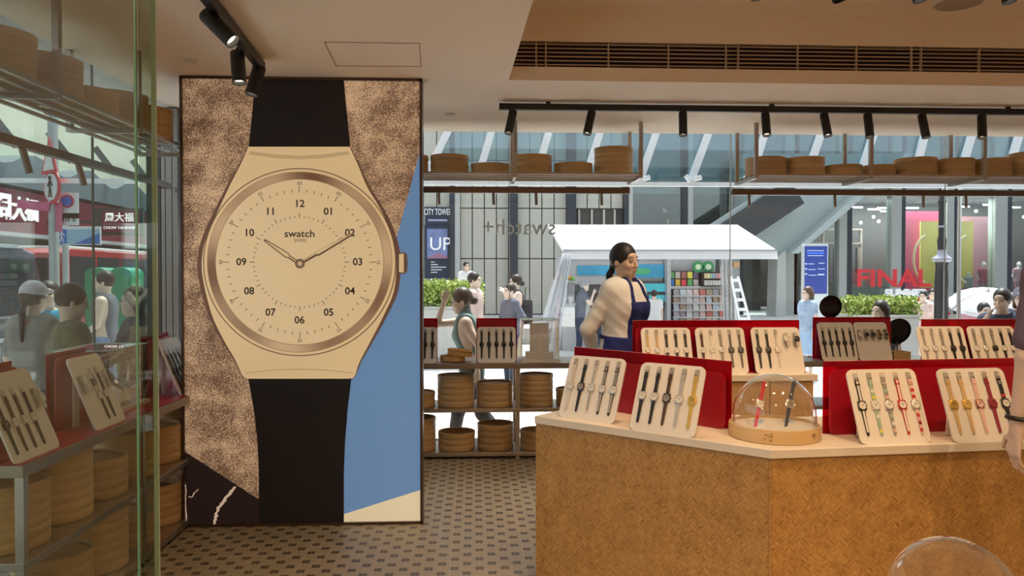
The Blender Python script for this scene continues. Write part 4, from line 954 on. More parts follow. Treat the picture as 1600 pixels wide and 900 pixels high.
def person(label, loc, rz, H=1.7, fem=False, vox=.014, arms=None, legs=None, shirt=None, sleeve=.5, bottom='trousers', bm=None, hair='short', hm=None,
           head=(0, 0), lean=0, skin=None, shoes=None, hem=.86, group=None, cap=None, extra=None, fold=.003, face=False, loose=.011):
    S = H / 1.7; t = T('person', label, 'person', loc, rz, group); skin = skin or SKIN; hm = hm or HAIR
    cl, sl_ = cos(lean), sin(lean)
    def up(p):
        x, y, z = p; z -= .93; return (x * S, (y * cl - z * sl_) * S, (z * cl + y * sl_ + .93) * S)
    def lw(p): return tuple(c * S for c in p)
    sw = .150 if fem else .170
    A_ = {1: ((.205, .03, 1.12), (.22, -.03, .88)), -1: ((-.205, .03, 1.12), (-.22, -.03, .88))}
    A_.update(arms or {})
    Lg = {1: ((.09, -.015, .49), (.09, .01, .085)), -1: ((-.09, -.015, .49), (-.09, .01, .085))}; Lg.update(legs or {})
    ts = [(.86, .085, .088), (.93, .090 if fem else .08, .098), (1.02, .07, .088), (1.09, .058 if fem else .07, .080), (1.18, .07, .086), (1.27, .083, .094), (1.345, .09, .084), (1.40, .07, .062)]
    torso = []
    for (z0, w0, r0), (z1, w1, r1) in zip(ts, ts[1:]):
        for q in (0, .5):
            z = z0 + (z1 - z0) * q; w_ = w0 + (w1 - w0) * q; r = r0 + (r1 - r0) * q
            torso.append(('cap', up((-w_, 0, z)), up((w_, 0, z)), r * S, r * S, .05))
    if fem: torso += [('ell', up((s * .065, -.075, 1.255)), (.055 * S,) * 3, None, .05) for s in (1, -1)]
    for s in (1, -1): torso.append(('cap', up((s * .08, .005, 1.385)), up((s * sw, .005, 1.375)), .05 * S, .052 * S, .05))
    def arm(s, a=0., b=2., g=0.):
        sh, (el, wr) = (s * sw, .005, 1.37), A_[s]; sh, el, wr = up(sh), up(el), up(wr); out = []
        mixp = lambda p, q, f: tuple(p[i] + (q[i] - p[i]) * f for i in range(3))
        e1 = min(1, b); out.append(('cap', sh, mixp(sh, el, e1), .050 * S, (.050 - .011 * e1) * S, .02))
        if b > 1: out.append(('cap', el, mixp(el, wr, b - 1), .038 * S, (.038 - .012 * (b - 1)) * S, .015))
        return out
    def hand_(s):
        el, wr = V(up(A_[s][0])), V(up(A_[s][1])); d = (wr - el).normalized(); f = V((0, -1, 0)) if abs(d.y) < .8 else V((0, 0, 1))
        sd = (f - d * f.dot(d)).normalized(); n_ = d.cross(sd); n_ = -n_ if n_.x * s > 0 else n_; out = []
        tup = lambda v: tuple(v)
        for i in range(4):
            o_ = (.030 - .019 * i); kn = wr + d * (.085 - .006 * abs(i - 1)) * S + sd * o_ * S; ln = (.042, .047, .044, .034)[i] * S
            out.append(('cap', tup(wr + sd * o_ * .6 * S), tup(kn), .014 * S, .0115 * S, .012))
            p1 = kn + (d * .9 + n_ * .35).normalized() * ln; p2 = p1 + (d * .6 + n_ * .8).normalized() * ln * .8
            out += [('cap', tup(kn), tup(p1), .0098 * S, .0088 * S, .004), ('cap', tup(p1), tup(p2), .0088 * S, .0076 * S, .004)]
        b_ = wr + d * .02 * S + sd * .02 * S; q1 = b_ + (d * .6 + sd * .8).normalized() * .045 * S; q2 = q1 + (d * .95 + sd * .2).normalized() * .035 * S
        return out + [('cap', tup(b_), tup(q1), .015 * S, .0115 * S, .01), ('cap', tup(q1), tup(q2), .0112 * S, .009 * S, .004)]
    def leg(s, b=2., g=0.):
        hp, kn, an = lw((s * .085, 0, .89)), lw(Lg[s][0]), lw(Lg[s][1]); mixp = lambda p, q, f: tuple(p[i] + (q[i] - p[i]) * f for i in range(3))
        e1 = min(1, b); out = [('cap', hp, mixp(hp, kn, e1), .085 * S + g, (.085 - .032 * e1) * S + g, .03)]
        if b > 1: out.append(('cap', kn, mixp(kn, an, b - 1), .052 * S + g, (.052 - .018 * (b - 1)) * S + g, .02))
        return out
    def foot(s):
        a = Lg[s][1]; return [('cap', lw((a[0], a[1] + .02, a[2] - .045)), lw((a[0] + s * .015, a[1] - .14, a[2] - .055)), .036 * S, .027 * S, .03), ('cap', lw(a), lw((a[0], a[1] + .02, a[2] - .045)), .034 * S, .034 * S, .02)]
    # head
    hc = V(up((0, -.012, 1.577))); Rh = Mx.Rotation(head[0], 3, 'Z') @ Mx.Rotation(head[1] + lean * .5, 3, 'X')
    hp = lambda x, y, z: tuple(hc + Rh @ V((x * S, y * S, z * S)))
    RR = [list(r) for r in Rh]
    el = lambda x, y, z, a, b, c_, k: ('ell', hp(x, y, z), (a * S, b * S, c_ * S), RR, k)
    hd = [el(0, .012, .022, .075, .093, .098, .02), el(0, -.028, -.04, .058, .064, .078, .03), el(0, -.062, -.092, .026, .024, .02, .03),
          ('cap', hp(0, -.090, .012), hp(0, -.110, -.026), .008 * S, .0125 * S, .012), el(.013, -.1, -.03, .008, .01, .007, .008), el(-.013, -.1, -.03, .008, .01, .007, .008),
          el(.036, -.066, -.028, .024, .022, .022, .02), el(-.036, -.066, -.028, .024, .022, .022, .02), el(0, -.074, .038, .048, .014, .022, .02),
          ('sub', hp(.030, -.106, .012), (.017 * S, .016 * S, .011 * S), RR, .012), ('sub', hp(-.030, -.106, .012), (.017 * S, .016 * S, .011 * S), RR, .012),
          el(0, -.092, -.058, .021, .011, .006, .006), el(0, -.089, -.068, .017, .011, .006, .006),
          el(.077, .012, -.012, .009, .019, .030, .006), el(-.077, .012, -.012, .009, .019, .030, .006),
          ] + ([('cap', up((0, .012, 1.38)), hp(0, .022, -.05), .047 * S, .043 * S, .03)] if fem else [('cap', up((0, .012, 1.38)), hp(0, .022, -.05), .053 * S, .051 * S, .035)])
    body = torso + arm(1) + arm(-1) + hand_(1) + hand_(-1) + leg(1) + leg(-1) + foot(1) + foot(-1) + hd
    surf('body', body, vox, skin, t, grow=-.003)
    hr = [el(0, .022, .036, .083, .098, .100, .01)]
    if hair == 'long': hr += [('cap', hp(.05, .05, .0), hp(.05, .05, -.2), .05 * S, .04 * S, .04), ('cap', hp(-.05, .05, .0), hp(-.05, .05, -.2), .05 * S, .04 * S, .04), ('cap', hp(0, .07, .0), hp(0, .075, -.22), .055 * S, .05 * S, .04)]
    if hair == 'bob': hr += [('cap', hp(s * .055, .03, .0), hp(s * .058, .03, -.09), .04 * S, .035 * S, .03) for s in (1, -1)] + [('cap', hp(0, .06, 0), hp(0, .06, -.09), .055 * S, .05 * S, .03)]
    if hair in ('bun', 'pony'): hr += [el(0, .095, -.01, .028, .028, .028, .02)]
    if hair == 'bun': hr += [el(0, .125, -.02, .038, .036, .038, .02)]
    if hair == 'pony': hr += [('cap', hp(0, .10, -.015), hp(0, .135, -.10), .018 * S, .024 * S, .02), ('cap', hp(0, .135, -.10), hp(0, .14, -.33), .024 * S, .009 * S, .02)]
    fy = -.135 if hair in ('short',) else -.128
    hr += [('sub', hp(0, fy, -.022), (.074 * S, .085 * S, .068 * S), RR, .012), ('sub', hp(0, -.05, -.085), (.09 * S, .085 * S, .075 * S), RR, .012), ('sub', hp(0, -.02, -.14), (.1 * S, .07 * S, .09 * S), RR, .012)]
    if hair == 'short': hr += [('sub', hp(0, .03, -.150), (.12 * S, .15 * S, .085 * S), RR, .012), ('sub', hp(.085, .0, -.02), (.02 * S, .03 * S, .035 * S), RR, .008), ('sub', hp(-.085, .0, -.02), (.02 * S, .03 * S, .035 * S), RR, .008)]
    elif hair in ('bun', 'pony'): hr += [('sub', hp(.085, -.0, -.025), (.022 * S, .03 * S, .035 * S), RR, .008), ('sub', hp(-.085, -.0, -.025), (.022 * S, .03 * S, .035 * S), RR, .008)]
    surf('hair', hr, min(vox, .012), hm, t, grow=.002)
    for s in (1, -1):
        m = MB(); m.sph(hp(s * .030, -.0865, .011), .0105 * S, 10, (1.35, 1, .62 if not face else .55)); e_ = m.build('eye', LENS if face else IRIS, t, smooth=True)
        if face:
            MB().sph(hp(s * .030 + .002, -.0917, .011), .0062 * S, 10, (1, 1, .95)).build('iris', IRIS, e_, smooth=True)
            MB().tube([hp(s * .014, -.0905, .031), hp(s * .03, -.0915, .036), hp(s * .048, -.078, .032)], .0018 * S, 6).build('eyebrow', HAIR, t, smooth=True)
            MB().tube([hp(s * .016, -.0885, .014), hp(s * .03, -.0945, .0185), hp(s * .045, -.082, .0145)], .0015 * S, 6).build('eyelash', HAIR, t, smooth=True)
    if vox < .013:
        MB().tube([hp(-.020, -.095, -.0615), hp(0, -.103, -.060), hp(.020, -.095, -.0615)], .0032 * S, 6).build('mouth', LIP, t, smooth=True)
    if shirt:
        pr = torso + (arm(1, b=sleeve) + arm(-1, b=sleeve) if sleeve > .1 else [])
        pr = pr + [hd[-1]]
        cp = [lambda X, Y, Z: hem * S - Z]
        if sleeve <= .1: cp.append(lambda X, Y, Z: np.abs(X) - .155 * S)
        cp.append(lambda X, Y, Z: np.where(X * X + (Y - .01) ** 2 < .0085, Z - 1.442 * S - .08 * Y, -.05) if not lean else Z - 9)
        if bottom == 'dress': pr = pr + [('cap', lw((-.07, 0, .86)), lw((.07, 0, .86)), .11 * S, .11 * S, .05), ('cap', lw((-.09, 0, .5)), lw((.09, 0, .5)), .13 * S, .13 * S, .09), ('cap', lw((-.08, 0, .68)), lw((.08, 0, .68)), .12 * S, .12 * S, .09)]; cp[0] = lambda X, Y, Z: .48 * S - Z
        surf('shirt' if bottom != 'dress' else 'dress', pr, vox, shirt, t, grow=loose, clips=cp, fold=fold)
    if bottom in ('trousers', 'shorts'):
        b = 1.93 if bottom == 'trousers' else .95
        pr = [q for q in torso[:4]] + leg(1, b, .008) + leg(-1, b, .008)
        cp = [lambda X, Y, Z: Z - .99 * S]
        if bottom == 'shorts': cp.append(lambda X, Y, Z: .52 * S - Z)
        surf(bottom, pr, vox, bm or cloth('navy', (.03, .04, .08)), t, grow=.006, clips=cp, fold=.002)
    elif bottom == 'skirt':
        surf('skirt', torso[:4] + [('cap', lw((-.07, 0, .8)), lw((.07, 0, .8)), .11 * S, .11 * S, .05), ('cap', lw((-.09, -.02, .5)), lw((.09, .02, .5)), .14 * S, .14 * S, .09), ('cap', lw((-.08, 0, .66)), lw((.08, 0, .66)), .12 * S, .12 * S, .09)], vox, bm, t, grow=.008,
             clips=[lambda X, Y, Z: Z - .98 * S, lambda X, Y, Z: .46 * S - Z], fold=.006)
    for s in (1, -1): surf('shoe', foot(s)[:1], min(vox, .012), shoes or mat('shoe_dark', (.03, .028, .03), .5), t, grow=.010)
    if cap:
        surf('cap', [el(0, .012, .058, .088, .103, .088, .02), el(0, -.11, .06, .06, .07, .012, .03)], min(vox, .011), cap, t, clips=[lambda X, Y, Z: (hc.z + .030 * S) - Z], grow=.006)
    if extra: extra(t, S, up, hp, torso + [hd[-1]], vox)
    return t

def apron(t, S, up, hp, torso, vox):
    blue = cloth('apron_blue', (.012, .022, .16)); arm_ = []
    surf('apron', torso + [('cap', (-.09 * S, -.01, .60 * S), (.09 * S, -.01, .60 * S), .14 * S, .14 * S, .08), ('cap', (-.09 * S, -.01, .75 * S), (.09 * S, -.01, .75 * S), .13 * S, .13 * S, .08)], vox, blue, t, grow=.028, fold=.002,
         clips=[lambda X, Y, Z: Z - 1.30 * S, lambda X, Y, Z: .58 * S - Z, lambda X, Y, Z: np.where(Z > 1.06 * S, (Y + .055 * S) + (Z - 1.06 * S) * .10, Y - .03 * S), lambda X, Y, Z: np.abs(X) - np.where(Z > 1.06 * S, .115 * S, .3)])
    surf('apron_string', torso, vox * .9, blue, t, grow=.026, clips=[lambda X, Y, Z: np.abs(Z - 1.055 * S - .08 * Y) - .011])
    surf('neck_strap', torso, vox * .9, blue, t, grow=.028, clips=[lambda X, Y, Z: np.abs(np.abs(X) - .082 * S + .25 * (Z - 1.35 * S)) - .012, lambda X, Y, Z: 1.27 * S - Z, lambda X, Y, Z: Y - .075, lambda X, Y, Z: Z - 1.47 * S])
    surf('collar', torso[-4:], vox * .8, cloth('collar_white', (.86, .82, .74)), t, grow=.022, clips=[lambda X, Y, Z: Z - 1.476 * S - .22 * Y, lambda X, Y, Z: 1.43 * S + .30 * Y - Z, lambda X, Y, Z: X * X + (Y - .01) ** 2 - .092 ** 2])
    MB().box(up((.03, -.135, 1.21)), (.035, .003, .012)).build('name_badge', mat('badge_light', (.35, .4, .55), .4), t)
    surf('cuff', [('cap', up((-.13, .17, .985)), up((-.085, .19, .955)), .036 * S, .034 * S, .01)], vox, mat('cuff_black', (.02, .02, .02), .5), t, clips=[lambda X, Y, Z: np.abs((X + .108 * S) * .9 + (Y - .18 * S) * .3 - (Z - .97 * S) * .6) - .008])
cr = cloth('shirt_cream', (.84, .84, .82))
sp0 = Wd(974, 450, 5.28)
person('standing woman with black ponytail, cream shirt and dark blue apron, hands behind her back', (sp0.x, sp0.y, 0), radians(47), 1.67, True, .0075,
       arms={-1: ((-.245, .13, 1.11), (-.07, .205, .94)), 1: ((.24, .13, 1.11), (.05, .20, .93))}, shirt=cr, sleeve=1.95, bm=cloth('charcoal', (.05, .045, .045)), hair='pony', head=(radians(-9), radians(2)), extra=apron, fold=.0022, loose=.016, skin=SKIN, face=True, hem=.9)
wd = Wd(737, 450, 7.15)
teal = cloth('teal_top', (.15, .25, .24), scale=60, var=.25)
person('woman in a sleeveless teal top shading her forehead outside the window', (wd.x, wd.y, -.3), radians(-90), 1.64, True, .0095, arms={-1: ((-.15, -.28, 1.385), (-.10, -.175, 1.60)), 1: ((.21, .10, 1.14), (.22, .05, .90))},
       legs={-1: ((-.09, -.13, .50), (-.09, -.20, .09)), 1: ((.09, .10, .5), (.09, .40, .14))}, shirt=teal, sleeve=0, bm=cloth('dark_trousers', (.04, .04, .045)), hair='bun', hm=mat('hair_dark_brown', (.05, .03, .02), .45, var=.4, scale=90), lean=radians(8), head=(0, radians(8)), face=False)
cu = Wd(1721, 450, 2.55)
cuo = person('customer in a purple short sleeved shirt and pale trousers at the right edge', (cu.x, cu.y, 0), radians(172), 1.80, False, .008, arms={1: ((.225, .02, 1.12), (.235, -.02, .88))}, shirt=cloth('purple_grey', (.13, .10, .15)), sleeve=.80, bm=cloth('khaki', (.42, .33, .23)), hair='short', skin=SKINL, head=(0, radians(10)))
# black cord bracelet on the customer's wrist
wv = wmat(cuo) @ V((.233 * 1.059, -.013 * 1.059, .92 * 1.059))
MB().lathe([(.035 + .008 * cos(a), .008 * sin(a)) for a in [2 * pi * i / 8 for i in range(9)]], 24, wv, Mx.Rotation(.08, 3, 'Y')).build('bracelet', black, cuo, world=True, smooth=True)

G0 = -.3
def ped(label, px, d, rz, H, z=G0, **k):
    p = Wd(px, 450, d); return person(label, (p.x, p.y, z), radians(rz), H, **k), p
white_c = cloth('white', (.70, .70, .68)); dark_c = cloth('dark', (.035, .035, .045)); grey_c = cloth('greyblue', (.12, .13, .17)); navy = cloth('navy', (.03, .04, .08))
jeans = cloth('jeans', (.10, .15, .25)); red_c = cloth('redshirt', (.4, .05, .05)); khaki = cloth('khaki', ())
face_arm = ((-.2, -.14, 1.20), (-.06, -.16, 1.44))
ped('man in glasses and a pale shirt walking behind the hedge', 741, 12.5, 70, 1.80, fem=False, shirt=cloth('pale_pink', (.65, .5, .45)), bm=khaki, skin=SKINL)
ped('dark haired man in a light shirt by the far building entrance', 729, 20.5, 20, 1.72, z=.1, vox=.018, shirt=white_c, bm=dark_c)
o_, p = ped('woman in a dark vest carrying a black backpack, hand at her face', 806, 13.2, -80, 1.76, fem=True, shirt=dark_c, sleeve=0, bm=khaki, hair='bun', skin=SKINL, arms={1: ((.2, -.16, 1.25), (.06, -.22, 1.42))})
def bag(name, label, loc, sz, m, rz=0, handle=True):
    t = T(name, label, 'bag', loc, rz)
    MB().prism(rrect(-sz[0] / 2, sz[0] / 2, 0, sz[2], min(sz) * .25), -sz[1] / 2, sz[1] / 2, lambda u, v, w_: (u, w_, v)).build('body', m, t, bevel=min(sz) * .15)
    if handle: MB().tube([(-sz[0] * .25, 0, sz[2]), (-sz[0] * .2, 0, sz[2] * 1.5), (sz[0] * .2, 0, sz[2] * 1.5), (sz[0] * .25, 0, sz[2])], .008, 6).build('handle', m, t, smooth=True)
    return t
bag('backpack', 'black backpack on the back of the woman in a dark vest', (p.x + .2, p.y, .62), (.16, .3, .42), dark_c)
ped('man in a dark jacket with hands on his hips beside the backpack woman', 797, 12.2, -60, 1.62, shirt=grey_c, sleeve=1.9, bm=navy, skin=SKINL, arms={-1: ((-.33, .05, 1.15), (-.18, -.08, 1.0)), 1: ((.33, .05, 1.15), (.18, -.08, 1.0))})
o_, p = ped('grey haired man in a dark blue shirt standing at the newsstand', 905, 16.6, 75, 1.66, shirt=grey_c, bm=navy, hm=HAIRG, skin=SKINL, lean=radians(10), arms={-1: ((-.22, -.22, 1.22), (-.08, -.24, 1.46)), 1: ((.2, -.2, 1.2), (.12, -.38, 1.2))})
bag('tote_bag', 'white cloth tote bag hanging beside the grey haired man', (p.x - .28, p.y - .25, .36), (.3, .12, .42), cloth('white', ()))
ped('short person with black hair bending over the newsstand counter', 933, 17.0, 150, 1.34, vox=.016, shirt=dark_c, bm=navy, lean=radians(15))
ped('newspaper seller in a pale shirt with black hair', 1022, 17.3, 170, 1.42, vox=.016, shirt=white_c, bm=khaki)
ped('girl with long brown hair, teal top and pale blue skirt walking left', 1262, 13.0, -75, 1.56, fem=True, shirt=cloth('lilac_teal', (.35, .45, .6), var=.5, scale=8), bottom='skirt', bm=cloth('pale_blue', (.35, .5, .7)), hair='long', hm=HAIRB, skin=SKINL)
ped('dark haired woman in black looking left just outside the window', 1376, 7.7, -60, 1.50, fem=True, shirt=dark_c, bm=dark_c, hair='bob', skin=SKINL, vox=.012)
ped('woman in a flowery pale blouse left of the lamp post', 1443, 14.5, -50, 1.46, fem=True, shirt=cloth('flower', (.7, .5, .45), var=.5, scale=18), bottom='skirt', bm=white_c, hair='short', skin=SKINL)
ped('man in a white shirt with black glasses beside the lamp post', 1457, 15.2, -30, 1.48, shirt=white_c, bm=white_c, skin=SKINL)
ped('child in a red shirt looking towards the shop window', 1538, 9.4, -10, 1.42, shirt=red_c, bm=navy, skin=SKINL, vox=.012)
ped('man in a dark navy shirt holding his hand to his chin, outside at the right', 1566, 7.6, -55, 1.62, shirt=navy, bm=navy, skin=SKIN, vox=.011, arms={-1: ((-.22, -.16, 1.18), (-.07, -.17, 1.42))})
ped('woman with brown hair and a grey cap outside at the far right', 1596, 8.8, -40, 1.60, fem=True, shirt=grey_c, bm=jeans, hair='bob', hm=HAIRB, skin=SKINL, cap=cloth('cap_grey', (.2, .17, .22)))
o_, pu = ped('person in pink under the white umbrella', 1520, 12.4, -90, 1.50, fem=True, shirt=cloth('pink', (.6, .3, .38)), bm=white_c, hair='long', skin=SKINL)
ped('person in dark clothes on the upper gallery of the far building', 1040, 26.95, -90, 1.70, z=2.2, vox=.02, shirt=dark_c, bm=dark_c)
# left street side
o_w, _ = ped('smiling woman in a black dress with turquoise sleeves facing the shop', 76, 7.0, 20, 1.70, fem=True, vox=.011, shirt=cloth('turq', (.04, .35, .55), var=.6, scale=14), bottom='dress', hair='bun', skin=SKINL)
ped('reflected woman in grey top and white cap seen from behind, built as solid figure', 52, 6.1, 170, 1.69, fem=True, vox=.010, shirt=cloth('grey_top', (.25, .24, .22)), bm=navy, hair='pony', cap=cloth('cap_white', (.6, .55, .6)), sleeve=.9)  # a shopper's reflection in the glass, modelled as a solid figure outside
ped('reflected man in green patterned shirt looking at his phone, built as a figure outside', 110, 5.3, 125, 1.69, vox=.010, shirt=cloth('patterned', (.13, .13, .07), var=.9, scale=60), bm=khaki, head=(0, radians(14)), arms={-1: ((-.2, -.12, 1.12), (-.08, -.32, 1.2)), 1: ((.2, -.12, 1.12), (.06, -.34, 1.2))})  # stands in for the reflection of a man inside the shop
ped('reflected woman in black with long black hair raising hands, built as a figure outside', 211, 6.2, -70, 1.66, fem=True, vox=.011, shirt=dark_c, sleeve=1.5, bm=dark_c, hair='long', arms={1: ((.22, -.18, 1.12), (.12, -.38, 1.16)), -1: ((-.22, -.18, 1.15), (-.12, -.38, 1.2))})  # another glass reflection, given a solid body beyond the window
ped('man in a dark sleeveless vest and blue patterned shorts walking left', 164, 9.0, -80, 1.80, vox=.012, shirt=grey_c, sleeve=0, bottom='shorts', bm=cloth('blue_pattern', (.2, .3, .6), var=.9, scale=25), skin=SKINL, arms={1: ((.22, -.02, 1.12), (.2, -.22, .98))}, legs={-1: ((-.09, -.2, .5), (-.09, -.22, .09)), 1: ((.09, .08, .5), (.09, .3, .15))})
pp = wmat(o_w) @ V((-.225, -.05, .78)); bag('handbag', 'turquoise handbag carried by the woman in the black dress', (pp.x, pp.y, pp.z - .33), (.2, .1, .22), cloth('turq', ()))
ph = Wd(130, 500, 5.35)
# ================================================================== street outside
pave = mat('paving', (.62, .60, .57), .8, var=.08, scale=5); asph = mat('asphalt', (.16, .16, .16), .85, var=.15, scale=30)
struct('trim_3', MB().bb((-5.4, 6.72, -.5), (14, 19.5, G0 - .02)).bb((-5.4, -6, -.5), (-2.62, 6.72, G0 - .02)), mat('paving_bed', (.45, .44, .42), .9))
struct('trim_4', MB().bb((-13, -6, -.6), (-5.4, 34, -.42)), asph)
struct('trim_5', MB().bb((-5.4, 19.5, -.5), (14, 34, .1)), pave)
pv = T('pavement', 'sunlit pale stone paving of the street outside the window', 'paving', (0, 6.75, G0)); pv['kind'] = 'structure'
slab = MB().bb((-.297, -.297, -.03), (.297, .297, 0)).mesh('paving_slab'); slab.materials.append(pave)
for i in range(-9, 17):
    for j in range(12):
        if i > 6 and j > 5 : continue
        o = link('paving_slab', slab, None, pv); o.location = (i * .6, .32 + j * .6, 0)
lef = MB().bb((-5.4, -6, G0 - .03), (-5.1, 19.5, G0)).bb((-5.1, 14.0, G0 - .03), (14, 19.5, G0)).bb((4.6, 9.9, G0 - .03), (14, 14, G0)).build('paving_border', pave, pv, world=True)
for i in range(5):
    for j in range(20):
        o = link('paving_slab', slab, None, pv); o.location = (-2.95 - .6 * (i - 0) + .0, -7.2 + j * .6, 0) if False else (-2.97 - .6 * i, -6.6 + j * .6 - .1, 0)
        if i > 3: bpy.data.objects.remove(o)

# ---- building across the street
FY = 26.0; FX = lambda px: onY(px, 430, FY).x; FZ = lambda py: onY(900, py, FY).z
bl = T('office_building', 'grey glass fronted office building with dark mullions across the street', 'building', (FX(900), FY, .1))
clad = mat('cladding', (.52, .51, .44), .35, var=.06, scale=.6); navyf = mat('mullion_navy', (.025, .035, .05), .3); pil = mat('pilaster_grey', (.46, .48, .45), .35)
teal_g = mat('teal_cladding', (.28, .34, .33), .2, var=.12, scale=.4); darkin = mat('interior_dark', (.035, .03, .03), .7)
MB().bb((FX(640) - 3, FY + .35, .1), (FX(984), FY + .6, 12)).build('rear_wall', mat('joint_wall', (.07, .07, .065), .6), bl, world=True)
zrows = [.12, FZ(404), FZ(325), FZ(250), FZ(205) + .4, 8.6, 10.3, 12]
for a, b in ((640, 703), (719, 795), (809, 886), (900, 975)):
    n = max(1, round((b - a) / 21)); 
    for i in range(n):
        x0, x1 = FX(a + (b - a) * i / n), FX(a + (b - a) * (i + 1) / n)
        for z0, z1 in zip(zrows, zrows[1:]):
            if a == 900 and z1 < FZ(320): continue
            MB().bb((x0 + .018, FY + .22, z0 + .018), (x1 - .018, FY + .34, z1 - .018)).build('wall_panel', clad, bl, world=True)
for a, b, m in ((703, 711, navyf), (711, 719, pil), (795, 803, navyf), (803, 809, navyf), (886, 893, navyf), (893, 900, navyf), (975, 982, navyf), (982, 988, pil), (1066, 1074, navyf), (1074, 1082, pil), (1143, 1155, pil), (1155, 1161, navyf),
                (1236, 1244, pil), (1226, 1236, pil), (1240, 1247, navyf), (1310, 1322, pil), (1322, 1330, navyf), (1392, 1407, pil), (1407, 1413, navyf), (1478, 1490, pil), (1489, 1496, navyf), (1553, 1572, pil), (1572, 1579, navyf), (1640, 1655, pil)):
    MB().bb((FX(a), FY - .05, .1), (FX(b), FY + .34, 12)).build('mullion' if m is navyf else 'pilaster', m, bl, world=True)
fg = glassmat('facade_glass', (.74, .82, .82), .10)
for a, b in ((988, 1066), (1082, 1143), (1161, 1226), (1247, 1310), (1330, 1392), (1413, 1478), (1496, 1553), (1579, 1640)):
    MB().bb((FX(a), FY + .1, .1), (FX(b), FY + .13, 12)).build('glass_pane', fg, bl, world=True)
MB().bb((FX(900), FY + .36, .1), (FX(984), FY + .38, FZ(320))).build('dark_entrance', darkin, bl, world=True)
for px in (905, 925, 944, 961): MB().bb((FX(px), FY + .25, .1), (FX(px + 3), FY + .34, FZ(326))).build('door_post', clad, bl, world=True)
# upper floors with faint ribbed lights behind the glass, shop below
MB().bb((FX(1160), FY + .9, FZ(293)), (FX(1700), FY + 1.0, 12)).build('upper_wall', teal_g, bl, world=True)
MB().bb((FX(984), FY + 2.2, .1), (FX(1160), FY + 2.3, 12)).build('rear_wall', mat('gallery_wall', (.09, .11, .11), .5), bl, world=True)
MB().bb((FX(984), FY + .38, 2.1), (FX(1160), FY + 2.2, 2.2)).build('gallery_floor', pil, bl, world=True)
MB().bb((FX(985), FY + .38, FZ(300)), (FX(1160), FY + .45, 12)).build('upper_wall', teal_g, bl, world=True)
MB().bb((FX(1160), FY + .2, FZ(300)), (FX(1700), FY + .9, FZ(290))).build('floor_edge', pil, bl, world=True)
MB().bb((FX(1160), FY + 3.2, .1), (FX(1750), FY + 3.3, 5.6)).build('shop_back_wall', darkin, bl, world=True)
MB().bb((FX(1240), FY + .4, FZ(300)), (FX(1750), FY + 3.2, FZ(297))).build('shop_ceiling', mat('shop_ceiling_dark', (.10, .10, .10), .7), bl, world=True)
MB().bb((FX(1240), FY + .35, .1), (FX(1410), FY + .42, FZ(446))).build('frosted_lower_pane', mat('frosted_green', (.26, .31, .29), .3), bl, world=True)
tube = mat('strip_lamp', (1, 1, .95), .4, emis=3)
for i, (px, py) in enumerate(((1338, 325), (1365, 328), (1380, 326), (1385, 331), (1425, 326), (1505, 324), (1545, 321), (1585, 325))):
    p = onY(px, py, FY + 1.6); MB().bb((p.x - .2, p.y, p.z), (p.x + .25, p.y + .05, p.z + .05)).build('strip_lamp', tube, bl, world=True)
for px, py in ((1365, 339), (1373, 346), (1345, 348), (1525, 330), (1600, 339)):
    p = onY(px, py, FY + 1.8); MB().sph(p, .06, 8).build('spot_lamp', tube, bl, world=True)
shelfm = mat('shop_shelf', (.30, .24, .20), .6)
for px in (1262, 1300, 1334, 1362, 1398): MB().bb((FX(px), FY + 2.4, .1), (FX(px) + .08, FY + 2.5, FZ(352))).build('shop_rail', shelfm, bl, world=True)
for py in (352, 376): MB().bb((FX(1262), FY + 2.3, FZ(py)), (FX(1400), FY + 2.6, FZ(py) + .06)).build('shop_rail', shelfm, bl, world=True)
rr = random.Random(5)
for i in range(14):
    x = FX(1268 + i * 9.5); MB().bb((x, FY + 2.3, FZ(440 + rr.uniform(-20, 5))), (x + .12, FY + 2.7, FZ(382))).build('hanging_garment', mat('garment_%d' % (i % 4), ((.08, .07, .09), (.2, .14, .12), (.05, .05, .06), (.25, .22, .2))[i % 4], .9), bl, world=True)
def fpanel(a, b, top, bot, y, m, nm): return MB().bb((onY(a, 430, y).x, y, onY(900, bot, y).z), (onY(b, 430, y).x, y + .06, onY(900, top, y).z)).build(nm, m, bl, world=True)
fpanel(1413, 1466, 328, 455, FY + 1.3, mat('pink_panel', (.55, .06, .17), .5, emis=.25), 'pink_backdrop')  # the three backdrops glow faintly in place of shop light on them
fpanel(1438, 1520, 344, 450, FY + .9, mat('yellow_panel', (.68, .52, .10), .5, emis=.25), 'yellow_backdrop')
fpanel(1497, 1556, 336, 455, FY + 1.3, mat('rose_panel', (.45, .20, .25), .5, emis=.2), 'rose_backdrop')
for px in (1440, 1504):    # pale hoops printed on the window
    c_ = onY(px + 12, 405, FY + .06); pts = [c_ + V((-.55 * cos(a), 0, .85 * sin(a))) for a in [radians(-75 + 150 * i / 16) for i in range(17)]]
    MB().tube(pts, .035, 6).build('pale_arc', mat('pale_arc', (.7, .68, .4), .6), bl, world=True)
sgn = lambda body, px, py, hpx, m, w_=1.: text('window_lettering', body, hpx * FY / 1200 * 1.38, m, bl, Mx.Translation(onY(px, py, FY - .06)) @ Mx.Diagonal((w_, 1, 1, 1)) @ FRONT, .01, fatten=.02)
redl = mat('letter_red', (.75, .04, .05), .5, emis=.15); whl = mat('letter_white', (.8, .8, .8), .5, emis=.35)  # glow added to plain lettering so it reads brighter
sgn('FINAL', 1396, 436, 28, redl, 1.2); sgn('SUMMER', 1416, 458, 11, whl, 1.2); sgn('SALE', 1447, 480, 28, redl, .98)
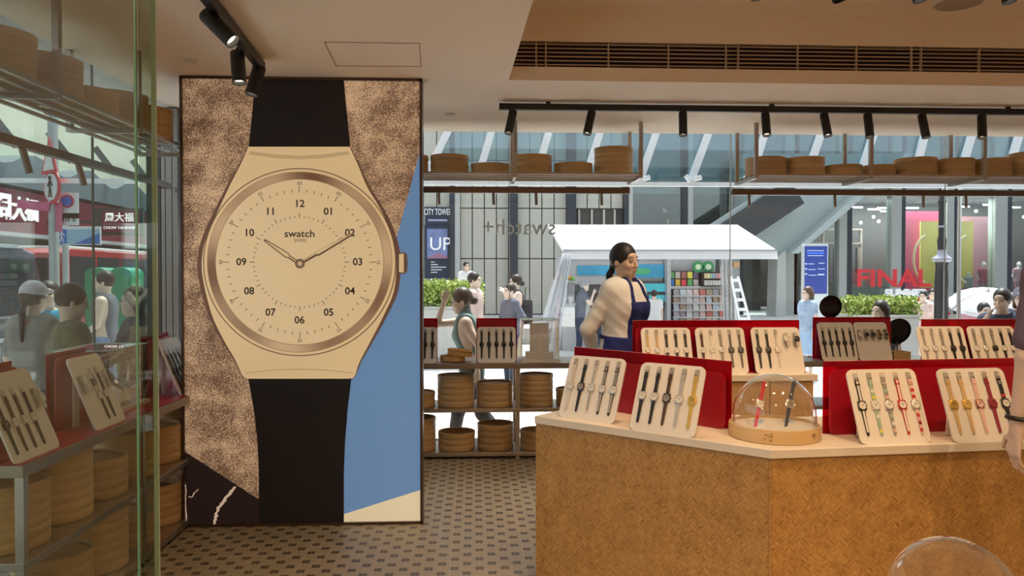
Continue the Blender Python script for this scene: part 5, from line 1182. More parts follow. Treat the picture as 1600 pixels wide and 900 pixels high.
# added area lamp that brightens the shop, besides its strip lamps
light('AREA', 'shop_fill_light', (FX(1500), FY + 1.7, FZ(300) - .1), 900, (1, .97, .92), 6, rot=(0, 0, 0), size_y=1.4)
# tower sign and poster
sb = T('wall_sign', 'dark blue sign board lettered city tower at the far left of the window', 'sign', onY(683, 347, FY + .1))
y = FY + .12
MB().bb((FX(664), y, FZ(352)), (FX(703), y + .1, FZ(324))).build('board', mat('sign_navy', (.02, .03, .06), .4), sb, world=True)
text('lettering', 'CITY TOWER', .30, whl, sb, Mx.Translation(onY(684, 331.5, y - .01)) @ Mx.Diagonal((.52, 1, 1, 1)) @ FRONT, .004)
MB().bb((FX(669), y - .02, FZ(346)), (FX(699), y, FZ(343))).build('pale_strip', mat('sign_strip', (.4, .42, .6), .5), sb, world=True)
ps = T('poster_case', 'tall blue framed poster in a dark case at the far left of the window', 'poster', onY(684, 432, FY + .1))
MB().bb((FX(663), y, FZ(435)), (FX(703), y + .1, FZ(352.5))).build('case', mat('sign_navy', ()), ps, world=True)
MB().bb((FX(667), y - .03, FZ(404)), (FX(699), y, FZ(358))).build('print', mat('poster_blue', (.20, .26, .50), .4, var=.6, scale=3), ps, world=True)
text('lettering', 'UP', .62, whl, ps, Mx.Translation(onY(688, 382, y - .035)) @ FRONT, .003)
MB().prism([(FX(667), FZ(403)), (FX(684), FZ(395)), (FX(699), FZ(401)), (FX(699), FZ(404)), (FX(667), FZ(404))], y - .045, y - .03, lambda u_, v, w_: (u_, w_, v)).build('print_figure', mat('poster_rose', (.4, .2, .3), .5), ps, world=True)
for i in range(5): MB().bb((FX(673), y - .03, FZ(410 + i * 4)), (FX(673 + (6, 11, 24, 17, 10)[i]), y, FZ(409 + i * 4))).build('text_line', whl, ps, world=True)

# ---- escalator
es = T('escalator', 'steep grey clad escalator rising to the right behind the newsstand', 'escalator', onY(1200, 480, 24.4) + V((0, .6, -.3)))
def es_poly(pts, y0, y1, m, nm): MB().prism([(onY(a, b, y0).x, onY(a, b, y0).z) for a, b in pts], y0, y1, lambda u_, v, w_: (u_, w_, v)).build(nm, m, es, world=True)
es_poly([(1161, 240), (1420, 240), (1336, 312), (1246, 384), (1222, 402), (1161, 402)], 24.9, 25.7, mat('escalator_cladding', (.36, .43, .42), .25, var=.1, scale=.5), 'side_cladding')
es_poly([(1430, 240), (1340, 316), (1248, 396), (1236, 396), (1330, 312), (1416, 240)], 24.3, 24.9, mat('truss_pale', (.42, .48, .48), .3), 'truss_edge')
es_poly([(1215, 402), (1228, 390), (1228, 500), (1212, 500)], 24.6, 25.4, pil, 'support_column')
e2 = T('escalator', 'lower dark escalator with pale handrails above the newsstand awning', 'escalator', onY(1100, 470, 24.4))
for a, b, m, th, nm in (((1232, 290), (1105, 372), mat('truss_pale', ()), .09, 'handrail'), ((1212, 290), (1085, 372), mat('truss_pale', ()), .07, 'handrail'), ((1240, 300), (1120, 380), mat('step_dark', (.04, .045, .05), .5), .5, 'steps')):
    MB().bar(onY(*a, 24.1), onY(*b, 24.1), th, .2 if nm == 'handrail' else .9).build(nm, m, e2, world=True)

# ---- glass canopy with slanted white struts
cy = 9.2; cp = T('glass_canopy', 'street canopy with slanted white struts on a long white rail', 'canopy', onY(1000, 288, cy))
wmet = mat('white_metal', (.88, .89, .9), .35)
MB().bb((-6, cy - .03, onY(1000, 291, cy).z), (9, cy + .03, onY(1000, 284.5, cy).z)).build('rail', wmet, cp, world=True)
xb = [(665, 700), (750, 768), (840, 858), (918, 938), (1004, 1026), (1084, 1108), (1176, 1196), (1262, 1284), (1346, 1366), (1432, 1446), (1502, 1520), (1575, 1594), (1662, 1680)]
tg = glassmat('canopy_glass', (.50, .66, .72), .12)
for i, (a, b) in enumerate(xb):
    p, q_ = onY(a - 6, 287, cy), onY(b, 205, cy); q_ = p + (q_ - p) * 1.6
    MB().bar(p, q_, .085, .05, up=(0, 1, 0)).build('strut', wmet, cp, world=True)
    if i in (4, 5, 6, 8): MB().cyl(p + V((.04, -.06, .05)), p + V((.12, -.06, .07)), .03, n=12).build('clamp', wmet, cp, world=True, smooth=True); MB().cyl(p + V((-.07, -.06, .09)), p + V((-.01, -.06, .02)), .028, n=12).build('clamp', wmet, cp, world=True, smooth=True)
    if i + 1 < len(xb):
        p2 = onY(xb[i + 1][0] - 6, 287, cy); q2 = p2 + (onY(xb[i + 1][1], 205, cy) - p2) * 1.6
        m = MB(); o_ = V((0, .04, 0)); m.add([p + o_, p2 + o_, q2 + o_, q_ + o_, p + o_ * 1.3, p2 + o_ * 1.3, q2 + o_ * 1.3, q_ + o_ * 1.3], [(0, 1, 2, 3), (7, 6, 5, 4), (0, 4, 5, 1), (1, 5, 6, 2), (2, 6, 7, 3), (3, 7, 4, 0)]); m.build('glass_panel', tg, cp, world=True)
for px in (640, 1655):
    p = onY(px, 288, cy); MB().cyl((p.x, cy, G0), (p.x, cy, p.z), .05).build('column', wmet, cp, world=True)

# ---- newsstand
ns = T('newsstand', 'street newsstand with a bright white awning across the pavement', 'kiosk', Wd(1010, 450, 18) + V((0, 0, -1.75)))
KY = 18.0; kx = lambda px, y=KY: onY(px, 430, y).x; kz = lambda py, y=KY: onY(900, py, y).z
awn = mat('awning_white', (.85, .85, .86), .7, var=.02)
nt = awn.node_tree; tl_ = N(nt, 'BsdfTranslucent'); tl_.inputs[0].default_value = (.85, .86, .88, 1); mx_ = N(nt, 'MixShader', i_0=.5)
nt.links.new(nt.nodes['Principled BSDF'].outputs[0], mx_.inputs[1]); nt.links.new(tl_.outputs[0], mx_.inputs[2]); nt.links.new(mx_.outputs[0], nt.nodes['Material Output'].inputs[0])
f0, f1 = Wd(880, 391, 16.4), Wd(1214, 391, 16.4); b0_, b1_ = Wd(856, 351, 19.0), Wd(1152, 351, 19.0)
dn = V((0, 0, -.05))
MB().add([f0, f1, b1_, b0_, f0 + dn, f1 + dn, b1_ + dn, b0_ + dn], [(0, 1, 2, 3), (7, 6, 5, 4), (0, 4, 5, 1), (1, 5, 6, 2), (2, 6, 7, 3), (3, 7, 4, 0)]).build('awning', awn, ns, world=True)
MB().add([f0 + dn * .2, f1 + dn * .2, f1 + V((.02, 0, -.19)), f0 + V((0, 0, -.19)), f0 + V((0, .03, 0)), f1 + V((0, .03, 0)), f1 + V((.02, .03, -.19)), f0 + V((0, .03, -.19))], [(0, 1, 2, 3), (7, 6, 5, 4), (3, 2, 6, 7), (0, 3, 7, 4), (1, 5, 6, 2)]).build('valance', awn, ns, world=True)
MB().bar(f0, f1, .05, .04).build('front_bar', mat('awning_bar', (.35, .36, .38), .4), ns, world=True)
kgrey = mat('kiosk_grey', (.42, .43, .44), .5); kdark = mat('kiosk_dark', (.06, .06, .065), .6)
MB().bb((kx(878), KY + .5, G0), (kx(1128), KY + 1.4, kz(398))).build('body', kgrey, ns, world=True)
MB().bb((kx(1044), KY + .1, G0), (kx(1050), KY + .55, kz(398))).build('side_post', kgrey, ns, world=True)
MB().bb((kx(884), KY + .4, kz(445)), (kx(1042), KY + .5, kz(408))).build('poster_frame', kgrey, ns, world=True)
MB().bb((kx(888), KY + .36, kz(470)), (kx(1000), KY + .5, kz(446))).build('dark_opening', kdark, ns, world=True)
MB().bb((kx(878), KY - .3, G0), (kx(1000), KY + .3, kz(474))).build('counter', mat('counter_white', (.55, .55, .54), .5), ns, world=True)
def pic(a, b, t0, t1, y, m, nm, par=ns): return MB().bb((kx(a, y), y - .02, kz(t1, y)), (kx(b, y), y, kz(t0, y))).build(nm, m, par, world=True)
sea = mat('sea_print', (.03, .28, .48), .4, var=.7, scale=1.2, emis=.2); seat = mat('sea_teal', (.05, .45, .55), .4, var=.5, scale=1.5, emis=.2)
pic(902, 964, 415, 430, KY + .38, sea, 'sea_poster'); pic(994, 1037, 413, 434, KY + .38, sea, 'sea_poster')
fp = onY(1004, 424, KY + .34)
MB().sph(fp, .17, 14, (1.2, .05, .5)).build('green_fish_print', mat('fish_green', (.06, .42, .2), .5), ns, world=True, smooth=True)
MB().bb((kx(1000), KY + .30, kz(482)), (kx(1043), KY + .45, kz(439))).build('poster_rack', kdark, ns, world=True)
pic(1002, 1041, 443, 456, KY + .29, seat, 'shark_poster'); pic(1014, 1041, 461, 471, KY + .29, seat, 'shark_poster')
pic(1002, 1012, 461, 470, KY + .29, mat('poster_green', (.1, .4, .15), .5), 'small_poster')
MB().bb((kx(1052), KY + .2, G0), (kx(1139), KY + .5, kz(448))).build('magazine_rack', kdark, ns, world=True)
MB().bb((kx(1051), KY + .18, kz(452)), (kx(1141), KY + .5, kz(447.5))).build('rack_top', awn, ns, world=True)
MB().bb((kx(1137), KY + .15, G0), (kx(1141), KY + .5, kz(450))).build('rack_side', awn, ns, world=True)
rr = random.Random(11); MN = {'cover_%d' % i: c for i, c in enumerate(('beige', 'mauve', 'dark grey', 'salmon', 'pale blue', 'white', 'red', 'brown'))}
magm = [mat('cover_%d' % i, c, .5, var=.45, scale=7) for i, c in enumerate([(.55, .5, .48), (.4, .38, .4), (.3, .28, .3), (.6, .42, .38), (.45, .5, .55), (.62, .6, .58), (.5, .15, .12), (.35, .28, .2)])]
for r in range(5):
    z0 = kz(462 + r * 11.3); MB().bb((kx(1053), KY + .05, z0 - .03), (kx(1137), KY + .2, z0)).build('ledge', kgrey, ns, world=True)
    for i in range(8):
        x = kx(1054.5 + i * 10.3); wv_ = rr.uniform(.125, .148)
        o = MB().add([(0, 0, 0), (wv_, 0, 0), (wv_, .015, 0), (0, .015, 0), (0, .05, .14), (wv_, .05, .14), (wv_, .065, .14), (0, .065, .14)], [(0, 3, 2, 1), (4, 5, 6, 7), (0, 1, 5, 4), (1, 2, 6, 5), (2, 3, 7, 6), (3, 0, 4, 7)]).build('magazine', magm[(i * 3 + r * 5 + rr.randint(0, 2)) % 8])
        o.location = (x, KY + .08, z0 + .001); tag(o, '%s magazine, %s in the %s row of the low newsstand rack' % (MN[o.data.materials[0].name], ORD[i], ORD[4 - r]), 'magazine', 'magazines in the newsstand rack')
cols = [(.02, .15, .5), (.6, .4, .05), (.6, .05, .08), (.1, .35, .12), (.5, .45, .4), (.3, .12, .1), (.7, .65, .1), (.15, .12, .2)]
MB().bb((kx(1048), KY + .3, kz(448)), (kx(1098), KY + .5, kz(423))).build('goods_board', kdark, ns, world=True)
for r in range(2):
    for i in range(5):
        o = MB().bb((0, 0, 0), (.115, .05, .155)).build('snack_packet', mat('packet_%d' % ((i + r * 3) % 8), cols[(i + r * 3) % 8], .4, var=.4, scale=9)); o.location = (kx(1050 + i * 9.6), KY + .24, kz(447 - r * 12)); tag(o, 'small %s packet, %s in the %s row above the magazines' % (('blue', 'orange', 'red', 'green', 'grey', 'brown', 'yellow', 'navy')[(i + r * 3) % 8], ORD[i], ('lower', 'upper')[r]), 'packet', 'packets above the magazine rack')
MB().bb((kx(1099), KY + .1, kz(448)), (kx(1143), KY + .4, kz(424.5))).build('book_case', mat('bookcase_black', (.02, .02, .022), .5), ns, world=True)
for r in range(2):
    for i in range(9):
        c_ = cols[(i * 5 + r) % 8] if r else (.4, .38, .36)
        o = MB().bb((0, 0, 0), (.055, .06, .12)).build('book', mat('spine_%d_%d' % (r, (i * 5 + r) % 8), tuple(x * .6 + .25 for x in c_), .5)); o.location = (kx(1102 + i * 4.3), KY + .05, kz(446 - r * 11)); tag(o, 'small book, %s in the %s row of the black case' % (ORD[i], ('lower', 'upper')[r]), 'book', 'books in the black case')
for px in (1091, 1107):
    t = T('round_package', 'round green and white package %s under the awning' % ('left of the other' if px < 1100 else 'right of the other'), 'package', onY(px, 417, KY + .2))
    MB().cyl((0, 0, 0), (0, .05, 0), .14, n=24).build('disc', mat('package_green', (.03, .25, .1), .4), t); MB().cyl((.0, -.004, .0), (0, .001, 0), .07, n=20).build('label_disc', mat('package_pale', (.6, .7, .5), .4), t)
# small goods in the left corner
for i, (px, py, c_) in enumerate(((872, 436, (.6, .1, .05)), (877, 434, (.7, .5, .05)), (883, 436, (.1, .4, .08)), (889, 434, (.65, .3, .03)), (895, 436, (.2, .45, .1)))):
    p = onY(px, py, KY - .1); o = MB().sph((0, 0, 0), .06, 10).build('fruit', mat('fruit_%d' % i, c_, .5), smooth=True); o.location = p; tag(o, ('red', 'yellow', 'green', 'orange', 'pale green')[i] + ' fruit on the narrow shelf at the left of the newsstand', 'fruit', 'fruit on the narrow shelf')
t = T('side_shelf', 'narrow rack of newspapers at the left end of the newsstand', 'shelf', (kx(882, KY - .1), KY - .1, G0))
MB().bb((kx(864), KY - .25, kz(441)), (kx(898), KY + .05, kz(439))).build('top', kgrey, t, world=True); MB().bb((kx(866), KY - .1, G0), (kx(897), KY, kz(441))).build('back', kgrey, t, world=True)
for r in range(3):
    for i in range(3): MB().bb((kx(867 + i * 10), KY - .13, kz(460 + r * 19)), (kx(875.5 + i * 10), KY - .1, kz(444 + r * 19))).build('newspaper', magm[(i + r * 3) % 8], t, world=True)
# plastic sheet, drape, ladder and carton
pl = acrylic('plastic_sheet', (.85, .86, .88), .45, (.9, .92, .95))
t = T('plastic_sheet', 'clear crumpled plastic sheet slanting down at the left of the newsstand', 'plastic sheet', Wd(850, 530, 16.3))
m = MB(); rr = random.Random(2); K = 10; vs = []
for j in range(9):
    f = j / 8; a_, b2 = 878 + (829 - 878) * f, 893 + (872 - 893) * f; yy = 396 + (560 - 396) * f
    for i in range(K + 1): p = Wd(a_ + (b2 - a_) * i / K, yy, 16.3 + .07 * sin(i * 2.4 + j * .3) + rr.uniform(-.02, .02)); vs.append(p)
m.add(vs, [(j * (K + 1) + i, j * (K + 1) + i + 1, (j + 1) * (K + 1) + i + 1, (j + 1) * (K + 1) + i) for j in range(8) for i in range(K)])
o = m.build('folds', pl, t, world=True, smooth=True); o.modifiers.new('thickness', 'SOLIDIFY').thickness = .01
t = T('plastic_drape', 'white crumpled plastic drape hanging at the right of the newsstand', 'plastic sheet', Wd(1138, 520, 17.2))
m = MB(); vs = []
for j in range(7):
    for i in range(K + 1): vs.append(Wd(1124 + 20 * i / K + j * 1.4, 404 + j * 20, 17.3 + .06 * sin(i * 2.1 + j)))
m.add(vs, [(j * (K + 1) + i, j * (K + 1) + i + 1, (j + 1) * (K + 1) + i + 1, (j + 1) * (K + 1) + i) for j in range(6) for i in range(K)])
o = m.build('folds', acrylic('drape_plastic', (.8, .8, .8), .7, (.9, .9, .92)), t, world=True, smooth=True); o.modifiers.new('thickness', 'SOLIDIFY').thickness = .01
t = T('carton', 'small brown carton hanging under the right end of the awning', 'box', onY(1149, 414, 17.1)); MB().bb((-.06, -.06, -.06), (.08, .06, .07)).build('body', mat('carton', (.45, .28, .15), .8), t); MB().bb((-.062, -.062, .05), (.082, .062, .072)).build('lid', mat('carton', ()), t)
t = T('step_ladder', 'white step ladder leaning beside the newsstand', 'ladder', Wd(1160, 556, 16.9))
la, lb_, lc, ld = Wd(1142, 432, 16.9), Wd(1155, 500, 16.9), Wd(1153, 432, 16.9), Wd(1171, 500, 16.9)
la2, lc2 = la + (lb_ - la) * 1.78, lc + (ld - lc) * 1.78
MB().bar(la, la2, .035, .05).build('rail', wmet, t, world=True); MB().bar(lc, lc2, .035, .05).build('rail', wmet, t, world=True)
for i in range(8): f = (i + .4) / 8; MB().bar(la + (la2 - la) * f, lc + (lc2 - lc) * f, .03, .07).build('rung', wmet, t, world=True)

# ---- information totem, lamp post, pole, planters, umbrella
t = T('info_totem', 'white framed totem with a lit dark blue information screen', 'information screen', (onY(1274, 430, 18).x, 18, G0))
zt, zb = onY(900, 380, 18).z, onY(900, 466, 18).z; x0, x1 = onY(1255, 430, 18).x, onY(1294, 430, 18).x
MB().prism(rrect(x0, x1, G0, zt, .05), 18, 18.12, lambda u_, v, w_: (u_, w_, v)).build('housing', mat('totem_white', (.6, .66, .68), .3), t, world=True)
MB().bb((x0 + .03, 17.985, zb + .1), (x1 - .03, 18, zt - .06)).build('screen', mat('totem_blue', (.012, .03, .16), .3, emis=.9), t, world=True)
lit = mat('screen_text', (.4, .5, .75), .5, emis=.5); litb = mat('screen_blue_text', (.03, .10, .7), .5, emis=1)
for a, b, yy, hh, m in ((1261, 1287, 391, 1, lit), (1261, 1287, 395, 2.4, litb), (1262, 1286, 399, 1, lit), (1258, 1261, 412, 2, lit), (1263, 1272, 412, 1, lit), (1279, 1288, 411, 1, lit), (1258, 1261, 420, 2, lit), (1263, 1274, 421, 1, lit), (1278, 1289, 420, 1, lit), (1258, 1261, 428, 2, lit), (1263, 1276, 430, 1, lit), (1278, 1288, 429, 2, lit)):
    MB().bb((onY(a, 430, 17.98).x, 17.975, onY(900, yy + hh / 2, 17.98).z), (onY(b, 430, 17.98).x, 17.985, onY(900, yy - hh / 2, 17.98).z)).build('text_line', m, t, world=True)
lp = Wd(1471, 450, 12.0); t = T('lamp_post', 'ornate black lamp post with a pale collar before the shop front', 'lamp post', (lp.x, lp.y, G0))
zc = onY(900, 405, lp.y).z - G0
MB().lathe([(1e-4, 0), (.16, 0), (.16, .08), (.12, .15), (.105, .3), (.10, zc - .35), (.085, zc - .1), (.105, zc - .04)], 16).build('base_column', mat('cast_iron', (.02, .022, .026), .4), t, smooth=True)
MB().lathe([(.105, zc - .04), (.14, zc - .01), (.14, zc + .02), (.07, zc + .08), (.06, zc + .14)], 20).build('collar', mat('collar_pale', (.42, .42, .5), .3, .3), t, smooth=True)
MB().lathe([(.055, zc + .14), (.07, zc + .3), (.05, zc + .36), (.05, zc + .85), (.065, zc + .9), (.045, zc + .95), (.042, zc + 3.2), (1e-4, zc + 3.2)], 16).build('shaft', mat('cast_iron', ()), t, smooth=True)
for z in (zc + .12, zc + .5): MB().lathe([(.05, z), (.066, z), (.066, z + .03), (.05, z + .03)], 16).build('ring', mat('collar_pale', ()), t)
text('number_plate', '44106', .13, whl, t, Mx.Translation((-.005, -.06, zc + 1.15)) @ Mx.Rotation(pi / 2, 4, 'Y') @ FRONT, .003, world=False)
bp = Wd(1498, 450, 9.6); t = T('slim_pole', 'slim polished metal pole right of the lamp post', 'pole', (bp.x, bp.y, G0))
MB().cyl((0, 0, 0), (0, 0, 2.95), .024, n=14).build('pole', mat('pole_bright', (.7, .7, .7), .2, .8), t, smooth=True); MB().cyl((0, 0, 0), (0, 0, .02), .07, n=16).build('flange', wmet, t)
def hedge(lab, px0, px1, ytop, ybot, d, n, seed):
    y = Wd((px0 + px1) / 2, 450, d).y; x0, x1 = onY(px0, 430, y).x, onY(px1, 430, y).x; zt, zb = onY(900, ytop, y).z, onY(900, ybot, y).z
    t = T('planter', lab, 'planter', ((x0 + x1) / 2, y + .3, G0)); rr = random.Random(seed)
    MB().bb((x0 + .05, y, G0), (x1 - .05, y + .7, zb)).build('box', mat('planter_grey', (.5, .5, .48), .6), t, world=True, bevel=.02)
    MB().bb((x0 + .03, y - .02, zb), (x1 - .03, y + .72, zb + .04)).build('rim', mat('planter_grey', ()), t, world=True)
    m = MB()
    for i in range(n):
        u_, v, w_ = rr.random(), rr.random(), rr.random()
        p = V((x0 + (x1 - x0) * u_, y + .7 * v, zb + (zt - zb) * (w_ ** .7) + rr.uniform(-.03, .05)))
        a, b = rr.uniform(0, 6.28), rr.uniform(-.9, .9); d1 = V((cos(a) * cos(b), sin(a) * cos(b), sin(b))); d2 = d1.orthogonal().normalized(); d2.rotate(Mx.Rotation(rr.uniform(0, 6), 3, d1)); l = rr.uniform(.05, .09)
        m.add([p, p + d1 * l * .5 + d2 * l * .25, p + d1 * l, p + d1 * l * .5 - d2 * l * .25], [(0, 1, 2, 3)])
    m.build('foliage', MATS['leaf'], t, world=True, kind='stuff')
    m = MB()
    for i in range(10): x = x0 + (x1 - x0) * (i + .5) / 10; m.cyl((x, y + .35, zb), (x + rr.uniform(-.1, .1), y + .35, zt - .1), .015, n=6)
    m.build('stems', mat('stem_brown', (.12, .09, .05), .8), t, world=True, kind='stuff')
hedge('grey planter with a bright green hedge left of the newsstand', 650, 754, 441, 482, 14.6, 5200, 1)
hedge('grey planter with a sunlit green hedge under the red sale lettering', 1338, 1442, 469, 497, 12.6, 5200, 2)
uc = Wd(1541, 488, 12.0); t = T('umbrella', 'white umbrella with grey ribs held open in the crowd outside', 'umbrella', uc)
t.rotation_euler = (radians(18), radians(-8), 0); R_ = .56; m = MB(); nseg = 16; prof = [(R_ * sin(a) / sin(1.2), R_ * .62 * cos(a)) for a in [1.2 * i / 8 for i in range(9)]]
m.lathe([(max(r, 1e-4), z) for r, z in prof], 16); o = m.build('canopy', mat('umbrella_white', (.7, .7, .72), .6), t, smooth=False); o.modifiers.new('thickness', 'SOLIDIFY').thickness = .006
for i in range(8):
    a = 2 * pi * i / 8; MB().tube([(r * cos(a) * 1.005, r * sin(a) * 1.005, z + .006) for r, z in prof], .006, 5).build('rib', mat('rib_grey', (.2, .2, .22), .5), t)
MB().cyl((0, 0, -.6), (0, 0, .4), .009, n=8).build('shaft', mat('rib_grey', ()), t); MB().cyl((0, 0, -.72), (0, 0, -.6), .016, n=8).build('handle', mat('umbrella_handle', (.1, .07, .05), .5), t)

# mannequins in the shop front
def mannequin(px, ytop, H, lab, sh, bt='trousers'):
    y = FY + .75; x = onY(px, 430, y).x; zt = onY(900, ytop, y).z; z0 = zt - H
    o = person(lab, (x, y, z0), 0, H, vox=.02, shirt=sh, sleeve=.5, bottom=bt, bm=cloth('pink', ()), skin=mat('mannequin_white', (.75, .73, .7), .4), arms={1: ((.24, .02, 1.12), (.17, -.03, .93)), -1: ((-.24, .02, 1.12), (-.17, -.03, .93))})
    o.name = 'mannequin'; o['category'] = 'mannequin'
    for c_ in list(o.children):
        if c_.name.split('.')[0] in ('hair', 'eye', 'mouth', 'shoe'): bpy.data.objects.remove(c_)
    b = T('window_plinth', 'low grey plinth under the ' + ' '.join(lab.split()[:7 if 'small' in lab else 6]), 'plinth', (x, y, .1)); hgt = max(.05, z0 - .1 - .0)
    MB().bb((-.24, -.2, 0), (.24, .2, hgt)).build('block', kgrey, b); MB().bb((-.26, -.22, hgt - .02), (.26, .22, hgt)).build('top', kgrey, b)
mannequin(1537, 408, 1.55, 'white mannequin in a red striped top in the shop front', cloth('striped', (.5, .08, .16), var=.6, scale=30))
mannequin(1513, 424, 1.20, 'small white mannequin in a grey and yellow top in the shop front', cloth('greyyellow', (.4, .42, .38), var=.4, scale=8))
mannequin(1592, 408, 1.55, 'white mannequin in a pink top at the right of the shop front', cloth('pink', ()))

# mirrored lettering on the outside of the shop window
gl = onY(811, 356, GY + .012); lt = text('window_lettering', 'swatch+', .19, mat('frosted_letter', (.8, .84, .84), .5), win, Mx.Translation(gl) @ Mx.Rotation(pi, 4, 'Z') @ FRONT, .001, fatten=.001)

# ---- left street: tiled shop building, signs, vehicles
BX = -14.0
bt = T('tiled_building', 'pale green tiled corner building with a long dark red shop sign', 'building', (BX, 24, -.42))
MB().bb((BX - 3, 8, -.42), (BX, 44, 8.1)).build('wall', MATS['green_tile'], bt, world=True)
MB().bb((BX - 3.1, 8, 8.1), (BX + .25, 44, 8.3)).build('parapet', mat('parapet', (.55, .5, .38), .7), bt, world=True)
zz0, zz1 = onX(0, 361, BX + .6).z, onX(0, 292, BX + .6).z
MB().bb((BX, 12, zz0), (BX + .6, 40, zz1)).build('sign_band', mat('sign_red', (.17, .012, .035), .4, emis=.15), bt, world=True)
MB().bb((BX, 12, zz0 - .12), (BX + .65, 40, zz0)).build('sign_edge', mat('sign_edge', (.5, .5, .52), .4), bt, world=True)
MB().bb((BX, 12, -.42), (BX + .12, 40, zz0 - .12)).build('shop_front', mat('shop_dark_glass', (.045, .045, .05), .1), bt, world=True)
FX_ = Mx.Rotation(pi / 2, 4, 'Z') @ FRONT
charw = mat('sign_letter', (.9, .88, .88), .5, emis=.9)
for ch, px, py, hh in (('周', 6, 325, 44), ('大', 30, 329, 38), ('福', 50, 331, 36)):
    p = onX(px, py, BX + .63); d = (p - CAM).length
    text('sign_character', ch, hh * .95 * d / 1200 * .9, charw, bt, Mx.Translation(p) @ FX_, .02, fatten=.014)
# wavy grey fascia over the sign
pts = []; L2 = []
for i in range(61):
    yy = 14 + i * .4; pts.append((yy, zz1 + .9 + .22 * sin(yy * 1.9))); L2.append((yy, zz1 + .1))
MB().prism(pts + L2[::-1], BX, BX + .7, lambda u_, v, w_: (w_, u_, v)).build('wavy_fascia', mat('wavy_grey', (.16, .20, .24), .35), bt, world=True)
for i in range(7): MB().bar((BX + .3, 16.5 + i * 3, zz1 + 2.1), (BX + .9, 16.7 + i * 3, zz1 + 1.2), .22).build('flood_lamp', mat('lamp_dark', (.1, .11, .12), .4), bt, world=True)
# second sign, facing the camera
p = Wd(187, 346, 24); t = T('shop_sign', 'dark red shop sign with white characters and a small line below', 'sign', p)
hw = 27 * .02; hh = 16 * .02
MB().bb((-hw, 0, -hh), (hw, .15, hh)).build('board', mat('sign_red', ()), t); MB().bb((-hw, -.01, -hh * .28), (hw, .0, -hh * .24)).build('divider', mat('sign_edge', ()), t)
text('characters', '周大福', .30, charw, t, Mx.Translation(p + V((0, -.02, .11))) @ FRONT, .01, fatten=.003); text('small_line', 'CHOW TAI FOOK', .12, charw, t, Mx.Translation(p + V((0, -.02, -.2))) @ FRONT, .01)
MB().bb((-hw - .3, .15, -hh - .1), (hw + .1, .3, hh + .1)).build('mount', kdark, t)
MB().bar((-hw, .22, 0), (-14.0 - p.x, .22, 0), .1).build('arm', kdark, t)
t = T('far_building', 'grey building closing the street beyond the left window', 'building', (-10, 34.5, -.42))
MB().bb((-13.2, 34.4, -.42), (-5.5, 36, 6.2)).build('wall', mat('far_wall', (.24, .22, .18), .7), t, world=True)
for i in range(6):
    for j in range(4): MB().bb((-13.0 + i * 1.25, 34.34, .4 + j * 1.5), (-12.2 + i * 1.25, 34.42, 1.4 + j * 1.5)).build('window', mat('far_window', (.05, .06, .07), .15), t, world=True)

def vehicle(lab, x0, x1, y0, y1, zt, body, roof, name='van'):
    """x1 is the side that faces the shop"""
    t = T(name, lab, 'vehicle', ((x0 + x1) / 2, (y0 + y1) / 2, -.42)); L_ = y1 - y0; zb = -.42 + .3; zs = zb + (zt - zb) * .42; fr_ = .5
    prof = [(y0 + .1, zb), (y1 - .1, zb), (y1, zb + .35), (y1 - .05, zs), (y1 - .55, zt - .08), (y1 - .9, zt), (y0 + .35, zt), (y0 + .12, zt - .1), (y0 + .02, zs), (y0, zb + .3)]
    MB().prism(prof, x0, x1, lambda u_, v, w_: (w_, u_, v)).build('body', body, t, world=True, bevel=.04)
    MB().bb((x0 + .08, y0 + .4, zt - .02), (x1 - .08, y1 - .9, zt + .05)).build('roof', roof, t, world=True, bevel=.02)
    wg = mat('vehicle_glass', (.02, .035, .05), .06); n = 4
    for i in range(n):
        a = y0 + .3 + (L_ - 1.1) * i / n; b = a + (L_ - 1.1) / n - .09
        MB().bb((x1 - .01, a, zs + .06), (x1 + .012, b, zt - .16)).build('window', wg, t, world=True)
    MB().bb((x1 - .01, y0 + .1, zs - .04), (x1 + .018, y1 - .1, zs)).build('trim_strip', mat('chrome', (.6, .6, .62), .15, 1), t, world=True)
    for yy in (y0 + L_ * .2, y0 + L_ * .8):
        for xx in (x0 + .1, x1 - .1):
            w_ = MB().cyl((xx - .1, yy, -.42 + .33), (xx + .11, yy, -.42 + .33), .33, n=24).build('wheel', mat('tyre', (.02, .02, .02), .8), t, world=True, smooth=True)
            MB().cyl((xx + .1, yy, -.42 + .33), (xx + .125, yy, -.42 + .33), .19, n=16).build('hub', mat('chrome', ()), w_, world=True)
    MB().bb((x0 + .3, y0 - .02, zs), (x1 - .3, y0 + .06, zt - .2)).build('rear_window', wg, t, world=True)
    return t
vehicle('dark blue van parked across the street at the far left', -10.0, -8.1, 9.4, 15.1, 1.95, mat('van_navy', (.025, .035, .06), .15, coat=1), mat('van_roof', (.2, .22, .24), .3))
vehicle('red minibus with a white roof parked behind the dark van', -10.0, -8.1, 15.5, 21.0, 2.0, mat('minibus_red', (.45, .03, .04), .2, coat=1), mat('roof_white', (.75, .77, .78), .4), 'minibus')
